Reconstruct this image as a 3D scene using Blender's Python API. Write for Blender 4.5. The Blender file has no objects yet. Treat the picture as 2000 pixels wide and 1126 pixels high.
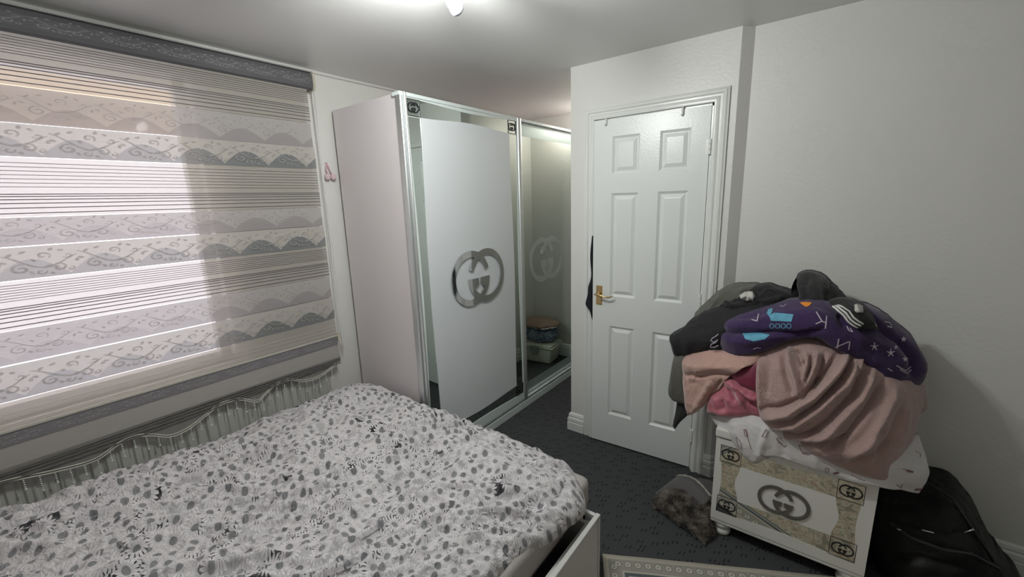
import bpy, bmesh, math, random
import numpy as np
from mathutils import Vector, Matrix, noise
from mathutils.bvhtree import BVHTree

random.seed(7)
S = bpy.context.scene
COL = S.collection
PI = math.pi

# ------------------------------------------------------------------ camera
CAMZ = 1.566
RR = Vector((0.79844, 0.60129946, -0.03053721))
UU = Vector((-0.1004355, 0.18303027, 0.97796351))
FF = Vector((-0.59363817, 0.77777817, -0.2065305))
FPX = 814.2
cd = bpy.data.cameras.new('camera')
cam = bpy.data.objects.new('camera', cd)
COL.objects.link(cam)
cd.sensor_width = 36.0
cd.lens = FPX / 2000 * 36.0
cd.clip_start = 0.02
M = Matrix(((RR.x, UU.x, -FF.x, 0), (RR.y, UU.y, -FF.y, 0), (RR.z, UU.z, -FF.z, CAMZ), (0, 0, 0, 1)))
cam.matrix_world = M
S.camera = cam

# ------------------------------------------------------------------ world, lamps, exposure
w = bpy.data.worlds.new('sky')
S.world = w
w.use_nodes = True
bg = w.node_tree.nodes['Background']
bg.inputs[0].default_value = (0.93, 0.86, 0.95, 1)
bg.inputs[1].default_value = 3.4
S.view_settings.view_transform = 'Standard'
S.view_settings.look = 'None'
S.view_settings.gamma = 1.0
S.view_settings.exposure = 0.0
try:
    S.view_settings.use_curve_mapping = False
except Exception:
    pass
S.cycles.max_bounces = 10
S.cycles.diffuse_bounces = 6
S.cycles.transparent_max_bounces = 12
S.cycles.sample_clamp_indirect = 4.0


def lamp(name, kind, loc, energy, color, size, rot=(0, 0, 0), size_y=None):
    l = bpy.data.lights.new(name, kind)
    l.energy = energy
    l.color = color
    if kind == 'AREA':
        l.shape = 'RECTANGLE'
        l.size = size
        l.size_y = size_y or size
    else:
        l.shadow_soft_size = size
    o = bpy.data.objects.new(name, l)
    o.location = loc
    o.rotation_euler = rot
    COL.objects.link(o)
    return o


# the lit spot heads of the ceiling fitting, just above the frame
lamp('ceiling_bulb_light', 'POINT', (-1.06, 0.93, 2.17), 21.5, (0.975, 1.0, 0.97), 0.03)
lamp('ceiling_bulb_light', 'POINT', (-0.93, 0.95, 2.17), 18.5, (0.975, 1.0, 0.97), 0.03)
# added fill light without a fitting, brightens the passage behind the door wall
lamp('passage_fill', 'POINT', (-1.55, 3.36, 2.20), 5.4, (1.0, 0.91, 0.83), 0.03)

# ------------------------------------------------------------------ helpers


def at(px, py, Y):
    """pixel -> world point on the plane y = Y"""
    d = FF + RR * ((px - 1000) / FPX) - UU * ((py - 563) / FPX)
    return Vector((0, 0, CAMZ)) + d * (Y / d.y)


def ray(px, py):
    return (FF + RR * ((px - 1000) / FPX) - UU * ((py - 563) / FPX)).normalized()


def link(o, parent=None, label=None, cat=None, group=None, kind=None):
    COL.objects.link(o)
    if parent is not None:
        o.parent = parent
        if parent.type == 'EMPTY':
            o.matrix_parent_inverse = Matrix.Translation(-Vector(parent.location)) @ Matrix.Identity(4)
            if parent.rotation_euler.z != 0:
                o.matrix_parent_inverse = parent.matrix_basis.inverted()
    if label: o['label'] = label
    if cat: o['category'] = cat
    if group: o['group'] = group
    if kind: o['kind'] = kind
    return o


def thing(name, label, cat, loc, group=None):
    o = bpy.data.objects.new(name, None)
    o.empty_display_size = 0.05
    o.location = loc
    return link(o, None, label, cat, group)


class MB:
    """collects polygons and builds ONE mesh object"""

    def __init__(self):
        self.v = []
        self.f = []

    def add(self, vs, fs):
        n = len(self.v)
        self.v += [tuple(p) for p in vs]
        self.f += [tuple(i + n for i in f) for f in fs]
        return self

    def box(self, a, b, R=None):
        x0, y0, z0 = a
        x1, y1, z1 = b
        vs = [Vector(p) for p in ((x0, y0, z0), (x1, y0, z0), (x1, y1, z0), (x0, y1, z0), (x0, y0, z1), (x1, y0, z1), (x1, y1, z1), (x0, y1, z1))]
        if R is not None: vs = [R @ p for p in vs]
        return self.add(vs, [(0, 3, 2, 1), (4, 5, 6, 7), (0, 1, 5, 4), (1, 2, 6, 5), (2, 3, 7, 6), (3, 0, 4, 7)])

    def tube(self, pts, r, n=8, cap=True):
        pts = [Vector(p) for p in pts]
        rs = r if isinstance(r, (list, tuple)) else [r] * len(pts)
        vs, fs = [], []
        up = None
        for i, p in enumerate(pts):
            t = (pts[min(i + 1, len(pts) - 1)] - pts[max(i - 1, 0)]).normalized()
            if up is None:
                up = t.orthogonal().normalized()
            up = (up - t * up.dot(t))
            up = up.normalized() if up.length > 1e-6 else t.orthogonal().normalized()
            sd = t.cross(up)
            for k in range(n):
                a = 2 * PI * k / n
                vs.append(p + (up * math.cos(a) + sd * math.sin(a)) * rs[i])
        for i in range(len(pts) - 1):
            for k in range(n):
                fs.append((i * n + k, i * n + (k + 1) % n, (i + 1) * n + (k + 1) % n, (i + 1) * n + k))
        if cap:
            fs.append(tuple(range(n))[::-1])
            fs.append(tuple((len(pts) - 1) * n + k for k in range(n)))
        return self.add(vs, fs)

    def lathe(self, prof, c, axis='Z', n=24, R=None):
        vs, fs = [], []
        for (r, h) in prof:
            for k in range(n):
                a = 2 * PI * k / n
                p = Vector((r * math.cos(a), r * math.sin(a), h))
                if axis == 'Y': p = Vector((p.x, p.z, p.y))
                if axis == 'X': p = Vector((p.z, p.x, p.y))
                if R is not None: p = R @ p
                vs.append(p + Vector(c))
        m = len(prof)
        for i in range(m - 1):
            for k in range(n):
                fs.append((i * n + k, i * n + (k + 1) % n, (i + 1) * n + (k + 1) % n, (i + 1) * n + k))
        fs.append(tuple(range(n))[::-1])
        fs.append(tuple((m - 1) * n + k for k in range(n)))
        return self.add(vs, fs)

    def prism(self, loop, f0, f1):
        """loop: 2D points; f0, f1 map a 2D point to the two 3D sides"""
        n = len(loop)
        self.add([f0(p) for p in loop] + [f1(p) for p in loop],
                 [tuple(range(n))[::-1], tuple(range(n, 2 * n))] + [(i, (i + 1) % n, n + (i + 1) % n, n + i) for i in range(n)])
        return self

    def ringp(self, A, B, f0, f1):
        """flat ring between two loops with equal counts, with thickness"""
        n = len(A)
        vs = [f0(p) for p in A] + [f0(p) for p in B] + [f1(p) for p in A] + [f1(p) for p in B]
        fs = []
        for i in range(n):
            j = (i + 1) % n
            fs += [(i, j, n + j, n + i), (2 * n + i, 3 * n + i, 3 * n + j, 2 * n + j), (n + i, n + j, 3 * n + j, 3 * n + i), (i, 2 * n + i, 2 * n + j, j)]
        return self.add(vs, fs)

    def sweep(self, prof, path, closed=False):
        """prof: list of (out, z) ; path: list of ((x,y), (nx,ny)) in plan"""
        vs, fs = [], []
        m = len(prof)
        for (p, nrm) in path:
            for (o_, z) in prof:
                vs.append((p[0] + nrm[0] * o_, p[1] + nrm[1] * o_, z))
        for i in range(len(path) - 1):
            for k in range(m - 1):
                fs.append((i * m + k, i * m + k + 1, (i + 1) * m + k + 1, (i + 1) * m + k))
        fs.append(tuple(range(m)))
        fs.append(tuple((len(path) - 1) * m + k for k in range(m))[::-1])
        return self.add(vs, fs)

    def build(self, name, mat, parent=None, smooth=False, bevel=0, **kw):
        me = bpy.data.meshes.new(name)
        me.from_pydata(self.v, [], self.f)
        me.validate()
        bm = bmesh.new()
        bm.from_mesh(me)
        bmesh.ops.recalc_face_normals(bm, faces=bm.faces)
        if bevel:
            bmesh.ops.remove_doubles(bm, verts=bm.verts, dist=1e-5)
            es = [e for e in bm.edges if len(e.link_faces) == 2 and e.calc_face_angle(0) > 0.6]
            bmesh.ops.bevel(bm, geom=es, offset=bevel, segments=2, affect='EDGES', profile=0.6)
        bm.to_mesh(me)
        bm.free()
        if mat is not None: me.materials.append(mat)
        for p in me.polygons: p.use_smooth = bool(smooth)
        if smooth == 'auto':
            me.set_sharp_from_angle(angle=0.7)
        o = bpy.data.objects.new(name, me)
        return link(o, parent, **kw)


def N(nt, typ, **props):
    n = nt.nodes.new(typ)
    for k, v in props.items():
        if k.startswith('i_'):
            n.inputs[int(k[2:])].default_value = v
        else:
            setattr(n, k, v)
    return n


def math_(nt, op, a, b=None, c=None):
    n = nt.nodes.new('ShaderNodeMath')
    n.operation = op
    for i, x in enumerate((a, b, c)):
        if x is None: continue
        if isinstance(x, (int, float)): n.inputs[i].default_value = x
        else: nt.links.new(x, n.inputs[i])
    return n.outputs[0]


def mixc(nt, fac, a, b):
    n = nt.nodes.new('ShaderNodeMix')
    n.data_type = 'RGBA'
    for i, x in ((0, fac), (6, a), (7, b)):
        if isinstance(x, (int, float)): n.inputs[i].default_value = x
        elif isinstance(x, tuple): n.inputs[i].default_value = (x[0], x[1], x[2], 1)
        else: nt.links.new(x, n.inputs[i])
    return n.outputs[2]


def base(name, color=(0.8, 0.8, 0.8), rough=0.5, metal=0.0, spec=0.5, sheen=0.0, bump=0.0, bscale=200.0, var=0.0, vscale=6.0, coat=0.0, det=3.0):
    m = bpy.data.materials.new(name)
    m.use_nodes = True
    nt = m.node_tree
    b = nt.nodes['Principled BSDF']
    b.inputs['Base Color'].default_value = (*color, 1)
    b.inputs['Roughness'].default_value = rough
    b.inputs['Metallic'].default_value = metal
    b.inputs['Specular IOR Level'].default_value = spec
    b.inputs['Coat Weight'].default_value = coat
    if sheen:
        b.inputs['Sheen Weight'].default_value = sheen
        b.inputs['Sheen Roughness'].default_value = 0.4
    tc = N(nt, 'ShaderNodeTexCoord')
    if bump:
        n = N(nt, 'ShaderNodeTexNoise')
        n.inputs['Scale'].default_value = bscale
        n.inputs['Detail'].default_value = det
        nt.links.new(tc.outputs['Object'], n.inputs['Vector'])
        bp = N(nt, 'ShaderNodeBump')
        bp.inputs['Strength'].default_value = bump
        bp.inputs['Distance'].default_value = 0.01
        nt.links.new(n.outputs['Fac'], bp.inputs['Height'])
        nt.links.new(bp.outputs['Normal'], b.inputs['Normal'])
    if var:
        n = N(nt, 'ShaderNodeTexNoise')
        n.inputs['Scale'].default_value = vscale
        n.inputs['Detail'].default_value = 4
        nt.links.new(tc.outputs['Object'], n.inputs['Vector'])
        f = math_(nt, 'MULTIPLY_ADD', n.outputs['Fac'], 1.0, 0.0)
        c = mixc(nt, f, tuple(x * (1 - var) for x in color), tuple(min(1, x * (1 + var)) for x in color))
        nt.links.new(c, b.inputs['Base Color'])
    return m, nt, b, tc


def mat(name, *a, **k):
    return base(name, *a, **k)[0]


# ------------------------------------------------------------------ materials
m_wall = mat('wall_paint', (0.70, 0.695, 0.665), 0.42, bump=0.12, bscale=60, var=0.03, vscale=3)
m_ceil = mat('ceiling_paint', (0.72, 0.715, 0.71), 0.38, spec=0.45, bump=0.05, bscale=40)
m_trim = mat('gloss_trim_paint', (0.72, 0.73, 0.71), 0.25, bump=0.04, bscale=90)
m_door = mat('door_paint', (0.72, 0.745, 0.73), 0.3, bump=0.06, bscale=120)
m_wside = mat('wardrobe_side_laminate', (0.74, 0.69, 0.70), 0.38, bump=0.03, bscale=150)
m_wwhite = mat('wardrobe_white_gloss', (0.70, 0.73, 0.75), 0.22, spec=0.5)
m_wframe = mat('wardrobe_pale_frame', (0.70, 0.77, 0.76), 0.3)
m_alu = mat('brushed_aluminium', (0.84, 0.87, 0.87), 0.42, metal=1.0)
m_chrome = mat('polished_chrome', (0.62, 0.63, 0.64), 0.06, metal=1.0)
m_mirror = mat('mirror_glass', (0.62, 0.68, 0.645), 0.015, metal=1.0)
m_frost = mat('etched_mirror_band', (0.40, 0.49, 0.47), 0.45, metal=0.6)
m_etch = mat('etched_emblem', (0.48, 0.52, 0.50), 0.4, metal=0.6)
m_black = mat('black_print', (0.012, 0.013, 0.016), 0.4)
m_dark = mat('dark_void', (0.02, 0.02, 0.022), 0.9)
m_brass = mat('brass', (0.62, 0.44, 0.22), 0.25, metal=1.0)
m_radiator = mat('radiator_enamel', (0.50, 0.50, 0.47), 0.5)
m_nwhite = mat('chest_white_gloss', (0.72, 0.715, 0.685), 0.25)
m_cord = mat('white_cord', (0.75, 0.75, 0.72), 0.5)
m_bead = mat('glass_bead', (0.66, 0.68, 0.66), 0.12, spec=0.9)
m_upvc = mat('window_frame_plastic', (0.75, 0.74, 0.74), 0.35)

# carpet: dark grey with pairs of short black dashes
m_carpet, nt, b, tc = base('carpet', (0.03, 0.032, 0.034), 0.95, spec=0.15, bump=0.5, bscale=420)
mp = N(nt, 'ShaderNodeMapping')
mp.inputs['Rotation'].default_value = (0, 0, math.radians(8))
mp.inputs['Scale'].default_value = (17, 17, 17)
nt.links.new(tc.outputs['Object'], mp.inputs['Vector'])
vo = N(nt, 'ShaderNodeTexVoronoi', voronoi_dimensions='2D')
vo.inputs['Scale'].default_value = 1.0
vo.inputs['Randomness'].default_value = 0.8
nt.links.new(mp.outputs[0], vo.inputs['Vector'])
sb = N(nt, 'ShaderNodeVectorMath', operation='SUBTRACT')
nt.links.new(mp.outputs[0], sb.inputs[0])
nt.links.new(vo.outputs['Position'], sb.inputs[1])
sx = N(nt, 'ShaderNodeSeparateXYZ')
nt.links.new(sb.outputs[0], sx.inputs[0])
ax = math_(nt, 'ABSOLUTE', math_(nt, 'SUBTRACT', math_(nt, 'ABSOLUTE', sx.outputs[0]), 0.13))
sgn = math_(nt, 'MULTIPLY', math_(nt, 'SIGN', sx.outputs[0]), 0.1)
ay = math_(nt, 'ABSOLUTE', math_(nt, 'SUBTRACT', sx.outputs[1], sgn))
d1 = math_(nt, 'MULTIPLY', math_(nt, 'LESS_THAN', ax, 0.04), math_(nt, 'LESS_THAN', ay, 0.17))
nz = N(nt, 'ShaderNodeTexNoise')
nz.inputs['Scale'].default_value = 300
nt.links.new(tc.outputs['Object'], nz.inputs['Vector'])
cc = mixc(nt, nz.outputs['Fac'], (0.035, 0.037, 0.039), (0.082, 0.085, 0.088))
nt.links.new(mixc(nt, math_(nt, 'MULTIPLY', d1, 0.8), cc, (0.006, 0.006, 0.007)), b.inputs['Base Color'])

# rug: beige, medallion border, blue-grey line, floral field   (object x along far edge, y away from it)
m_rug, nt, b, tc = base('woven_rug', (0.5, 0.45, 0.36), 0.95, spec=0.1, bump=0.3, bscale=500)
sx = N(nt, 'ShaderNodeSeparateXYZ')
nt.links.new(tc.outputs['Object'], sx.inputs[0])
X, Y = sx.outputs[0], sx.outputs[1]
ed = math_(nt, 'MINIMUM', X, Y)                          # distance to nearest of the two edges
al = math_(nt, 'ADD', math_(nt, 'MULTIPLY', math_(nt, 'LESS_THAN', X, Y), Y), math_(nt, 'MULTIPLY', math_(nt, 'GREATER_THAN', X, Y), X))
u = math_(nt, 'SUBTRACT', math_(nt, 'MODULO', al, 0.042), 0.021)
v = math_(nt, 'SUBTRACT', ed, 0.045)
rd = math_(nt, 'SQRT', math_(nt, 'ADD', math_(nt, 'POWER', math_(nt, 'ABSOLUTE', u), 2.0), math_(nt, 'POWER', math_(nt, 'ABSOLUTE', v), 2.0)))
ring = math_(nt, 'MULTIPLY', math_(nt, 'GREATER_THAN', rd, 0.006), math_(nt, 'LESS_THAN', rd, 0.0125))
ringd = math_(nt, 'MULTIPLY', math_(nt, 'GREATER_THAN', rd, 0.0125), math_(nt, 'LESS_THAN', rd, 0.016))
inb = math_(nt, 'MULTIPLY', math_(nt, 'GREATER_THAN', ed, 0.022), math_(nt, 'LESS_THAN', ed, 0.078))
c = mixc(nt, inb, (0.47, 0.43, 0.36), (0.30, 0.285, 0.255))
c = mixc(nt, ring, c, (0.52, 0.50, 0.43))
c = mixc(nt, ringd, c, (0.20, 0.19, 0.17))
line = math_(nt, 'MULTIPLY', math_(nt, 'GREATER_THAN', ed, 0.086), math_(nt, 'LESS_THAN', ed, 0.102))
line2 = math_(nt, 'MULTIPLY', math_(nt, 'GREATER_THAN', ed, 0.108), math_(nt, 'LESS_THAN', ed, 0.116))
c = mixc(nt, math_(nt, 'MAXIMUM', line, line2), c, (0.10, 0.12, 0.13))
vf = N(nt, 'ShaderNodeTexNoise')
vf.inputs['Scale'].default_value = 13
vf.inputs['Detail'].default_value = 2.0
vf.inputs['Distortion'].default_value = 1.6
nt.links.new(tc.outputs['Object'], vf.inputs['Vector'])
cr = N(nt, 'ShaderNodeValToRGB')
cr.color_ramp.interpolation = 'CONSTANT'
e = cr.color_ramp.elements
e[0].position, e[0].color = 0.0, (0.26, 0.24, 0.19, 1)
e[1].position, e[1].color = 0.40, (0.45, 0.41, 0.32, 1)
for p_, col_ in ((0.48, (0.36, 0.27, 0.21, 1)), (0.53, (0.50, 0.46, 0.37, 1)), (0.61, (0.30, 0.30, 0.24, 1)), (0.66, (0.52, 0.44, 0.33, 1))):
    q = e.new(p_)
    q.color = col_
nt.links.new(vf.outputs['Fac'], cr.inputs[0])
c = mixc(nt, math_(nt, 'GREATER_THAN', ed, 0.118), c, cr.outputs[0])
nt.links.new(c, b.inputs['Base Color'])


def daisy(name):
    """white daisies with grey centres, overlapping, black and grey gaps (UV in metres)"""
    m, nt, b, tc = base(name, (0.7, 0.7, 0.7), 0.85, spec=0.15, sheen=0.15)
    uv = tc.outputs['UV']
    nw = N(nt, 'ShaderNodeTexNoise')
    nw.inputs['Scale'].default_value = 7
    nw.inputs['Detail'].default_value = 3
    nt.links.new(uv, nw.inputs['Vector'])
    out = None
    layers = []
    for off, sc in ((0.0, 21.0), (3.37, 19.0)):
        mp = N(nt, 'ShaderNodeMapping')
        mp.inputs['Location'].default_value = (off, off * 1.7, 0)
        mp.inputs['Rotation'].default_value = (0, 0, off)
        mp.inputs['Scale'].default_value = (sc, sc, sc)
        nt.links.new(uv, mp.inputs['Vector'])
        vo = N(nt, 'ShaderNodeTexVoronoi', voronoi_dimensions='2D')
        vo.inputs['Scale'].default_value = 1.0
        vo.inputs['Randomness'].default_value = 0.75
        nt.links.new(mp.outputs[0], vo.inputs['Vector'])
        sb = N(nt, 'ShaderNodeVectorMath', operation='SUBTRACT')
        nt.links.new(mp.outputs[0], sb.inputs[0])
        nt.links.new(vo.outputs['Position'], sb.inputs[1])
        sx = N(nt, 'ShaderNodeSeparateXYZ')
        nt.links.new(sb.outputs[0], sx.inputs[0])
        ang = math_(nt, 'ARCTAN2', sx.outputs[1], sx.outputs[0])
        sc_ = N(nt, 'ShaderNodeSeparateColor')
        nt.links.new(vo.outputs['Color'], sc_.inputs[0])
        ph = math_(nt, 'MULTIPLY', sc_.outputs[0], 6.28)
        pet = math_(nt, 'ABSOLUTE', math_(nt, 'SINE', math_(nt, 'MULTIPLY_ADD', ang, 8.0, ph)))   # 16 petals
        d = vo.outputs['Distance']
        layers.append((d, pet, sc_.outputs[1]))
    d, pet, rnd = layers[0]
    d2, pet2, rnd2 = layers[1]

    def flower(d, pet, rnd, under):
        # petal reach varies with angle
        reach = math_(nt, 'MULTIPLY_ADD', pet, 0.24, 0.38)
        isp = math_(nt, 'LESS_THAN', d, reach)
        ln = math_(nt, 'MULTIPLY', math_(nt, 'LESS_THAN', pet, 0.30), math_(nt, 'GREATER_THAN', d, 0.25))
        pc = mixc(nt, math_(nt, 'MULTIPLY', ln, 0.65), (0.68, 0.65, 0.665), (0.32, 0.31, 0.32))
        sh = math_(nt, 'MULTIPLY', math_(nt, 'LESS_THAN', d, 0.30), 0.22)
        pc = mixc(nt, sh, pc, (0.33, 0.33, 0.34))
        c = mixc(nt, isp, under, pc)
        ctr = mixc(nt, rnd, (0.13, 0.13, 0.14), (0.25, 0.25, 0.26))
        c = mixc(nt, math_(nt, 'LESS_THAN', d, 0.21), c, ctr)
        return c
    gap = mixc(nt, math_(nt, 'GREATER_THAN', nw.outputs['Fac'], 0.60), (0.45, 0.44, 0.45), (0.03, 0.03, 0.035))
    c = flower(d2, pet2, rnd2, gap)
    # upper layer flowers: only some cells, so the lower layer shows
    reach = math_(nt, 'MULTIPLY_ADD', pet, 0.16, 0.45)
    tick = math_(nt, 'MULTIPLY', math_(nt, 'GREATER_THAN', nw.outputs['Fac'], 0.53), math_(nt, 'MULTIPLY', math_(nt, 'GREATER_THAN', d, 0.44), math_(nt, 'LESS_THAN', d, 0.60)))
    tick = math_(nt, 'MULTIPLY', tick, math_(nt, 'MULTIPLY', math_(nt, 'GREATER_THAN', rnd2, 0.35), math_(nt, 'LESS_THAN', pet, 0.42)))
    c = mixc(nt, tick, c, (0.03, 0.03, 0.035))
    c1 = flower(d, pet, rnd, c)
    c = mixc(nt, math_(nt, 'GREATER_THAN', rnd, 0.30), c, c1)
    bl = N(nt, 'ShaderNodeTexNoise')
    bl.inputs['Scale'].default_value = 46
    bl.inputs['Detail'].default_value = 2
    nt.links.new(uv, bl.inputs['Vector'])
    spk = math_(nt, 'GREATER_THAN', bl.outputs['Fac'], 0.72)
    sf = N(nt, 'ShaderNodeTexNoise')
    sf.inputs['Scale'].default_value = 60
    sf.inputs['Detail'].default_value = 3
    nt.links.new(uv, sf.inputs['Vector'])
    c = mixc(nt, math_(nt, 'MULTIPLY', math_(nt, 'SUBTRACT', sf.outputs['Fac'], 0.42), 1.1), c, (0.36, 0.355, 0.36))
    nt.links.new(c, b.inputs['Base Color'])
    n2 = N(nt, 'ShaderNodeTexNoise')
    n2.inputs['Scale'].default_value = 26
    n2.inputs['Detail'].default_value = 4
    n2.inputs['Distortion'].default_value = 0.6
    nt.links.new(uv, n2.inputs['Vector'])
    bp = N(nt, 'ShaderNodeBump')
    bp.inputs['Strength'].default_value = 0.9
    bp.inputs['Distance'].default_value = 0.022
    nt.links.new(n2.outputs['Fac'], bp.inputs['Height'])
    nt.links.new(bp.outputs['Normal'], b.inputs['Normal'])
    return m


m_daisy = daisy('daisy_print_cotton')


def sheer(name, color, trans, clear=0.0, dark=None, lo=0.0, amp=0.0, bump=0.0):
    """blind fabric: diffuse + translucent (+ a little see-through); optional woven dark wave along the bottom"""
    m = bpy.data.materials.new(name)
    m.use_nodes = True
    nt = m.node_tree
    nt.nodes.remove(nt.nodes['Principled BSDF'])
    out = nt.nodes['Material Output']
    df, tr, tp = N(nt, 'ShaderNodeBsdfDiffuse'), N(nt, 'ShaderNodeBsdfTranslucent'), N(nt, 'ShaderNodeBsdfTransparent')
    tc = N(nt, 'ShaderNodeTexCoord')
    col = None
    wv = N(nt, 'ShaderNodeTexNoise')
    wv.inputs['Scale'].default_value = 1.0
    mp = N(nt, 'ShaderNodeMapping')
    mp.inputs['Scale'].default_value = (1, 14, 420)
    nt.links.new(tc.outputs['Object'], mp.inputs['Vector'])
    nt.links.new(mp.outputs[0], wv.inputs['Vector'])
    col = mixc(nt, wv.outputs['Fac'], tuple(x * 0.86 for x in color), tuple(min(1, x * 1.1) for x in color))
    if dark:
        sx = N(nt, 'ShaderNodeSeparateXYZ')
        nt.links.new(tc.outputs['Object'], sx.inputs[0])
        s = math_(nt, 'ABSOLUTE', math_(nt, 'SINE', math_(nt, 'MULTIPLY', math_(nt, 'SUBTRACT', sx.outputs[1], 0.045), PI / 0.197)))
        lim = math_(nt, 'MULTIPLY_ADD', s, amp, lo)
        col = mixc(nt, math_(nt, 'LESS_THAN', sx.outputs[2], lim), col, dark)
    nt.links.new(col, df.inputs[0])
    if dark:   # the dark figure is woven on the face only; light passes the ground evenly
        tr.inputs[0].default_value = (*[x * .92 for x in color], 1)
    else:
        nt.links.new(col, tr.inputs[0])
    mx = N(nt, 'ShaderNodeMixShader')
    mx.inputs[0].default_value = trans
    nt.links.new(df.outputs[0], mx.inputs[1])
    nt.links.new(tr.outputs[0], mx.inputs[2])
    mx2 = N(nt, 'ShaderNodeMixShader')
    mx2.inputs[0].default_value = clear
    nt.links.new(mx.outputs[0], mx2.inputs[1])
    nt.links.new(tp.outputs[0], mx2.inputs[2])
    nt.links.new(mx2.outputs[0], out.inputs[0])
    return m


m_bandA = sheer('blind_rear_scroll_weave', (0.50, 0.47, 0.46), 0.21, 0.075, (0.37, 0.345, 0.35), 0.012, 0.05)
m_bandB = sheer('blind_front_scroll_weave', (0.53, 0.50, 0.465), 0.21, 0.075, (0.21, 0.225, 0.23), 0.008, 0.062)
m_stripe = sheer('blind_striped_sheer', (0.52, 0.49, 0.44), 0.30, 0.21)
m_low = sheer('blind_plain_cloth', (0.42, 0.40, 0.38), 0.12)
m_hem = sheer('blind_hem_sheer', (0.40, 0.39, 0.37), 0.3, 0.35)
m_thread = mat('dark_thread', (0.10, 0.09, 0.10), 0.7)
m_threadl = mat('pale_thread', (0.62, 0.60, 0.55), 0.6)
m_scroll = sheer('embroidered_scroll', (0.80, 0.78, 0.75), 0.5, 0.45)
m_scroll_shadow = sheer('scroll_shadow_tone', (0.16, 0.155, 0.155), 0.5, 0.72)  # shadow of the raised scrolls, put into a dark ribbon colour
m_scroll_dim = sheer('embroidered_scroll_dim', (0.60, 0.57, 0.55), 0.4, 0.40)
m_cassette = mat('cassette_grey_fabric', (0.10, 0.098, 0.105), 0.6, bump=0.1, bscale=300)
m_railband = mat('scroll_band_grey', (0.19, 0.18, 0.19), 0.6, bump=0.1, bscale=300)

# ------------------------------------------------------------------ room shell
WX, DY, H, BY = -2.403, 2.331, 2.312, 3.526
RX, NY = 1.45, -1.35
AX, BX, CX = -1.298, -0.408, -0.362
PX = -1.135      # side wall of the passage beyond the door wall
RY = 2.378       # right part of the far wall


def struct(name, mb, m, **k):
    return mb.build(name, m, None, kind='structure', **k)


struct('floor', MB().box((WX - .2, NY - .1, -.1), (RX + .1, BY + .1, 0)), m_carpet)
struct('ceiling', MB().box((WX - .2, NY - .1, H), (RX + .1, BY + .1, H + .1)), m_ceil)
# window wall with its opening
WY0, WY1, WZ0, WZ1 = -1.05, 0.765, 0.80, 2.16
mb = MB()
mb.box((WX - .16, NY, 0), (WX, WY0, H)).box((WX - .16, WY1, 0), (WX, BY, H))
mb.box((WX - .16, WY0, 0), (WX, WY1, WZ0)).box((WX - .16, WY0, WZ1), (WX, WY1, H))
struct('wall_left', mb, m_wall)
mb = MB()
DX0, DX1, DZ = -1.135, -0.503, 2.0
mb.box((AX, DY, 0), (DX0, DY + .1, H)).box((DX1, DY, 0), (BX, DY + .1, H)).box((DX0, DY, DZ), (DX1, DY + .1, H))
mb.prism([(BX, DY), (CX, RY), (CX, RY + .06), (BX, DY + .1)], lambda p: (p[0], p[1], 0), lambda p: (p[0], p[1], H))
struct('wall_door_side', mb, m_wall)
struct('wall_back', MB().box((WX - .16, BY, 0), (RX + .1, BY + .1, H)), m_wall)
struct('wall_passage', MB().box((PX, DY + .1, 0), (PX + .1, BY, H)), m_wall)
struct('wall_far_right', MB().box((CX, RY, 0), (RX + .1, RY + .1, H)), m_wall)
struct('wall_right', MB().box((RX, NY, 0), (RX + .1, RY, H)), m_wall)
struct('wall_near', MB().box((WX - .16, NY - .1, 0), (RX + .1, NY, H)), m_wall)
# closet darkness behind the door
struct('wall_closet', MB().box((PX + .1, DY + .55, 0), (DX1 + .1, DY + .6, H)).box((DX1 + .1, DY + .1, 0), (DX1 + .14, DY + .6, H)), m_wall)

# added eave-like boards outside, unseen, to tint the top of the blind warm
m_tint_board = mat('warm_tint_board', (.86, .66, .42), .6)
struct('tint_board', MB().box((WX - 1.0, -1.6, 2.17), (WX - .17, 1.6, 2.22)).box((WX - 1.03, -1.6, 2.04), (WX - 1.0, 1.6, 2.24)), m_tint_board)

# plaster bead where the window wall meets the ceiling
mb = MB()
mb.tube([(WX + .006, NY, H - .008), (WX + .006, BY, H - .008)], 0.010, 8)
struct('trim_1', mb, m_wall, smooth=True)

sk = [(0, 0), (.020, 0), (.020, .055), (.017, .060), (.017, .063), (.019, .068), (.018, .088), (.012, .095), (.012, .098), (.014, .103), (.010, .118), (.003, .126), (0, .126)]
mb = MB().sweep(sk, [((AX, DY + .1), (-1, 0)), ((AX, DY), (-1, -1)), ((-1.195, DY), (0, -1))])
struct('baseboard_door_side', mb, m_trim)
mb = MB().sweep(sk, [((-0.44, DY), (0, -1)), ((BX, DY), (0.35, -1)), ((CX, RY), (0.35, -1)), ((RX, RY), (0, -1))])
struct('baseboard_far', mb, m_trim)
mb = MB().sweep(sk, [((PX, DY + .1), (-1, 0)), ((PX, BY), (-1, -1)), ((-1.7, BY), (0, -1))])
struct('baseboard_passage', mb, m_trim)

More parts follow.
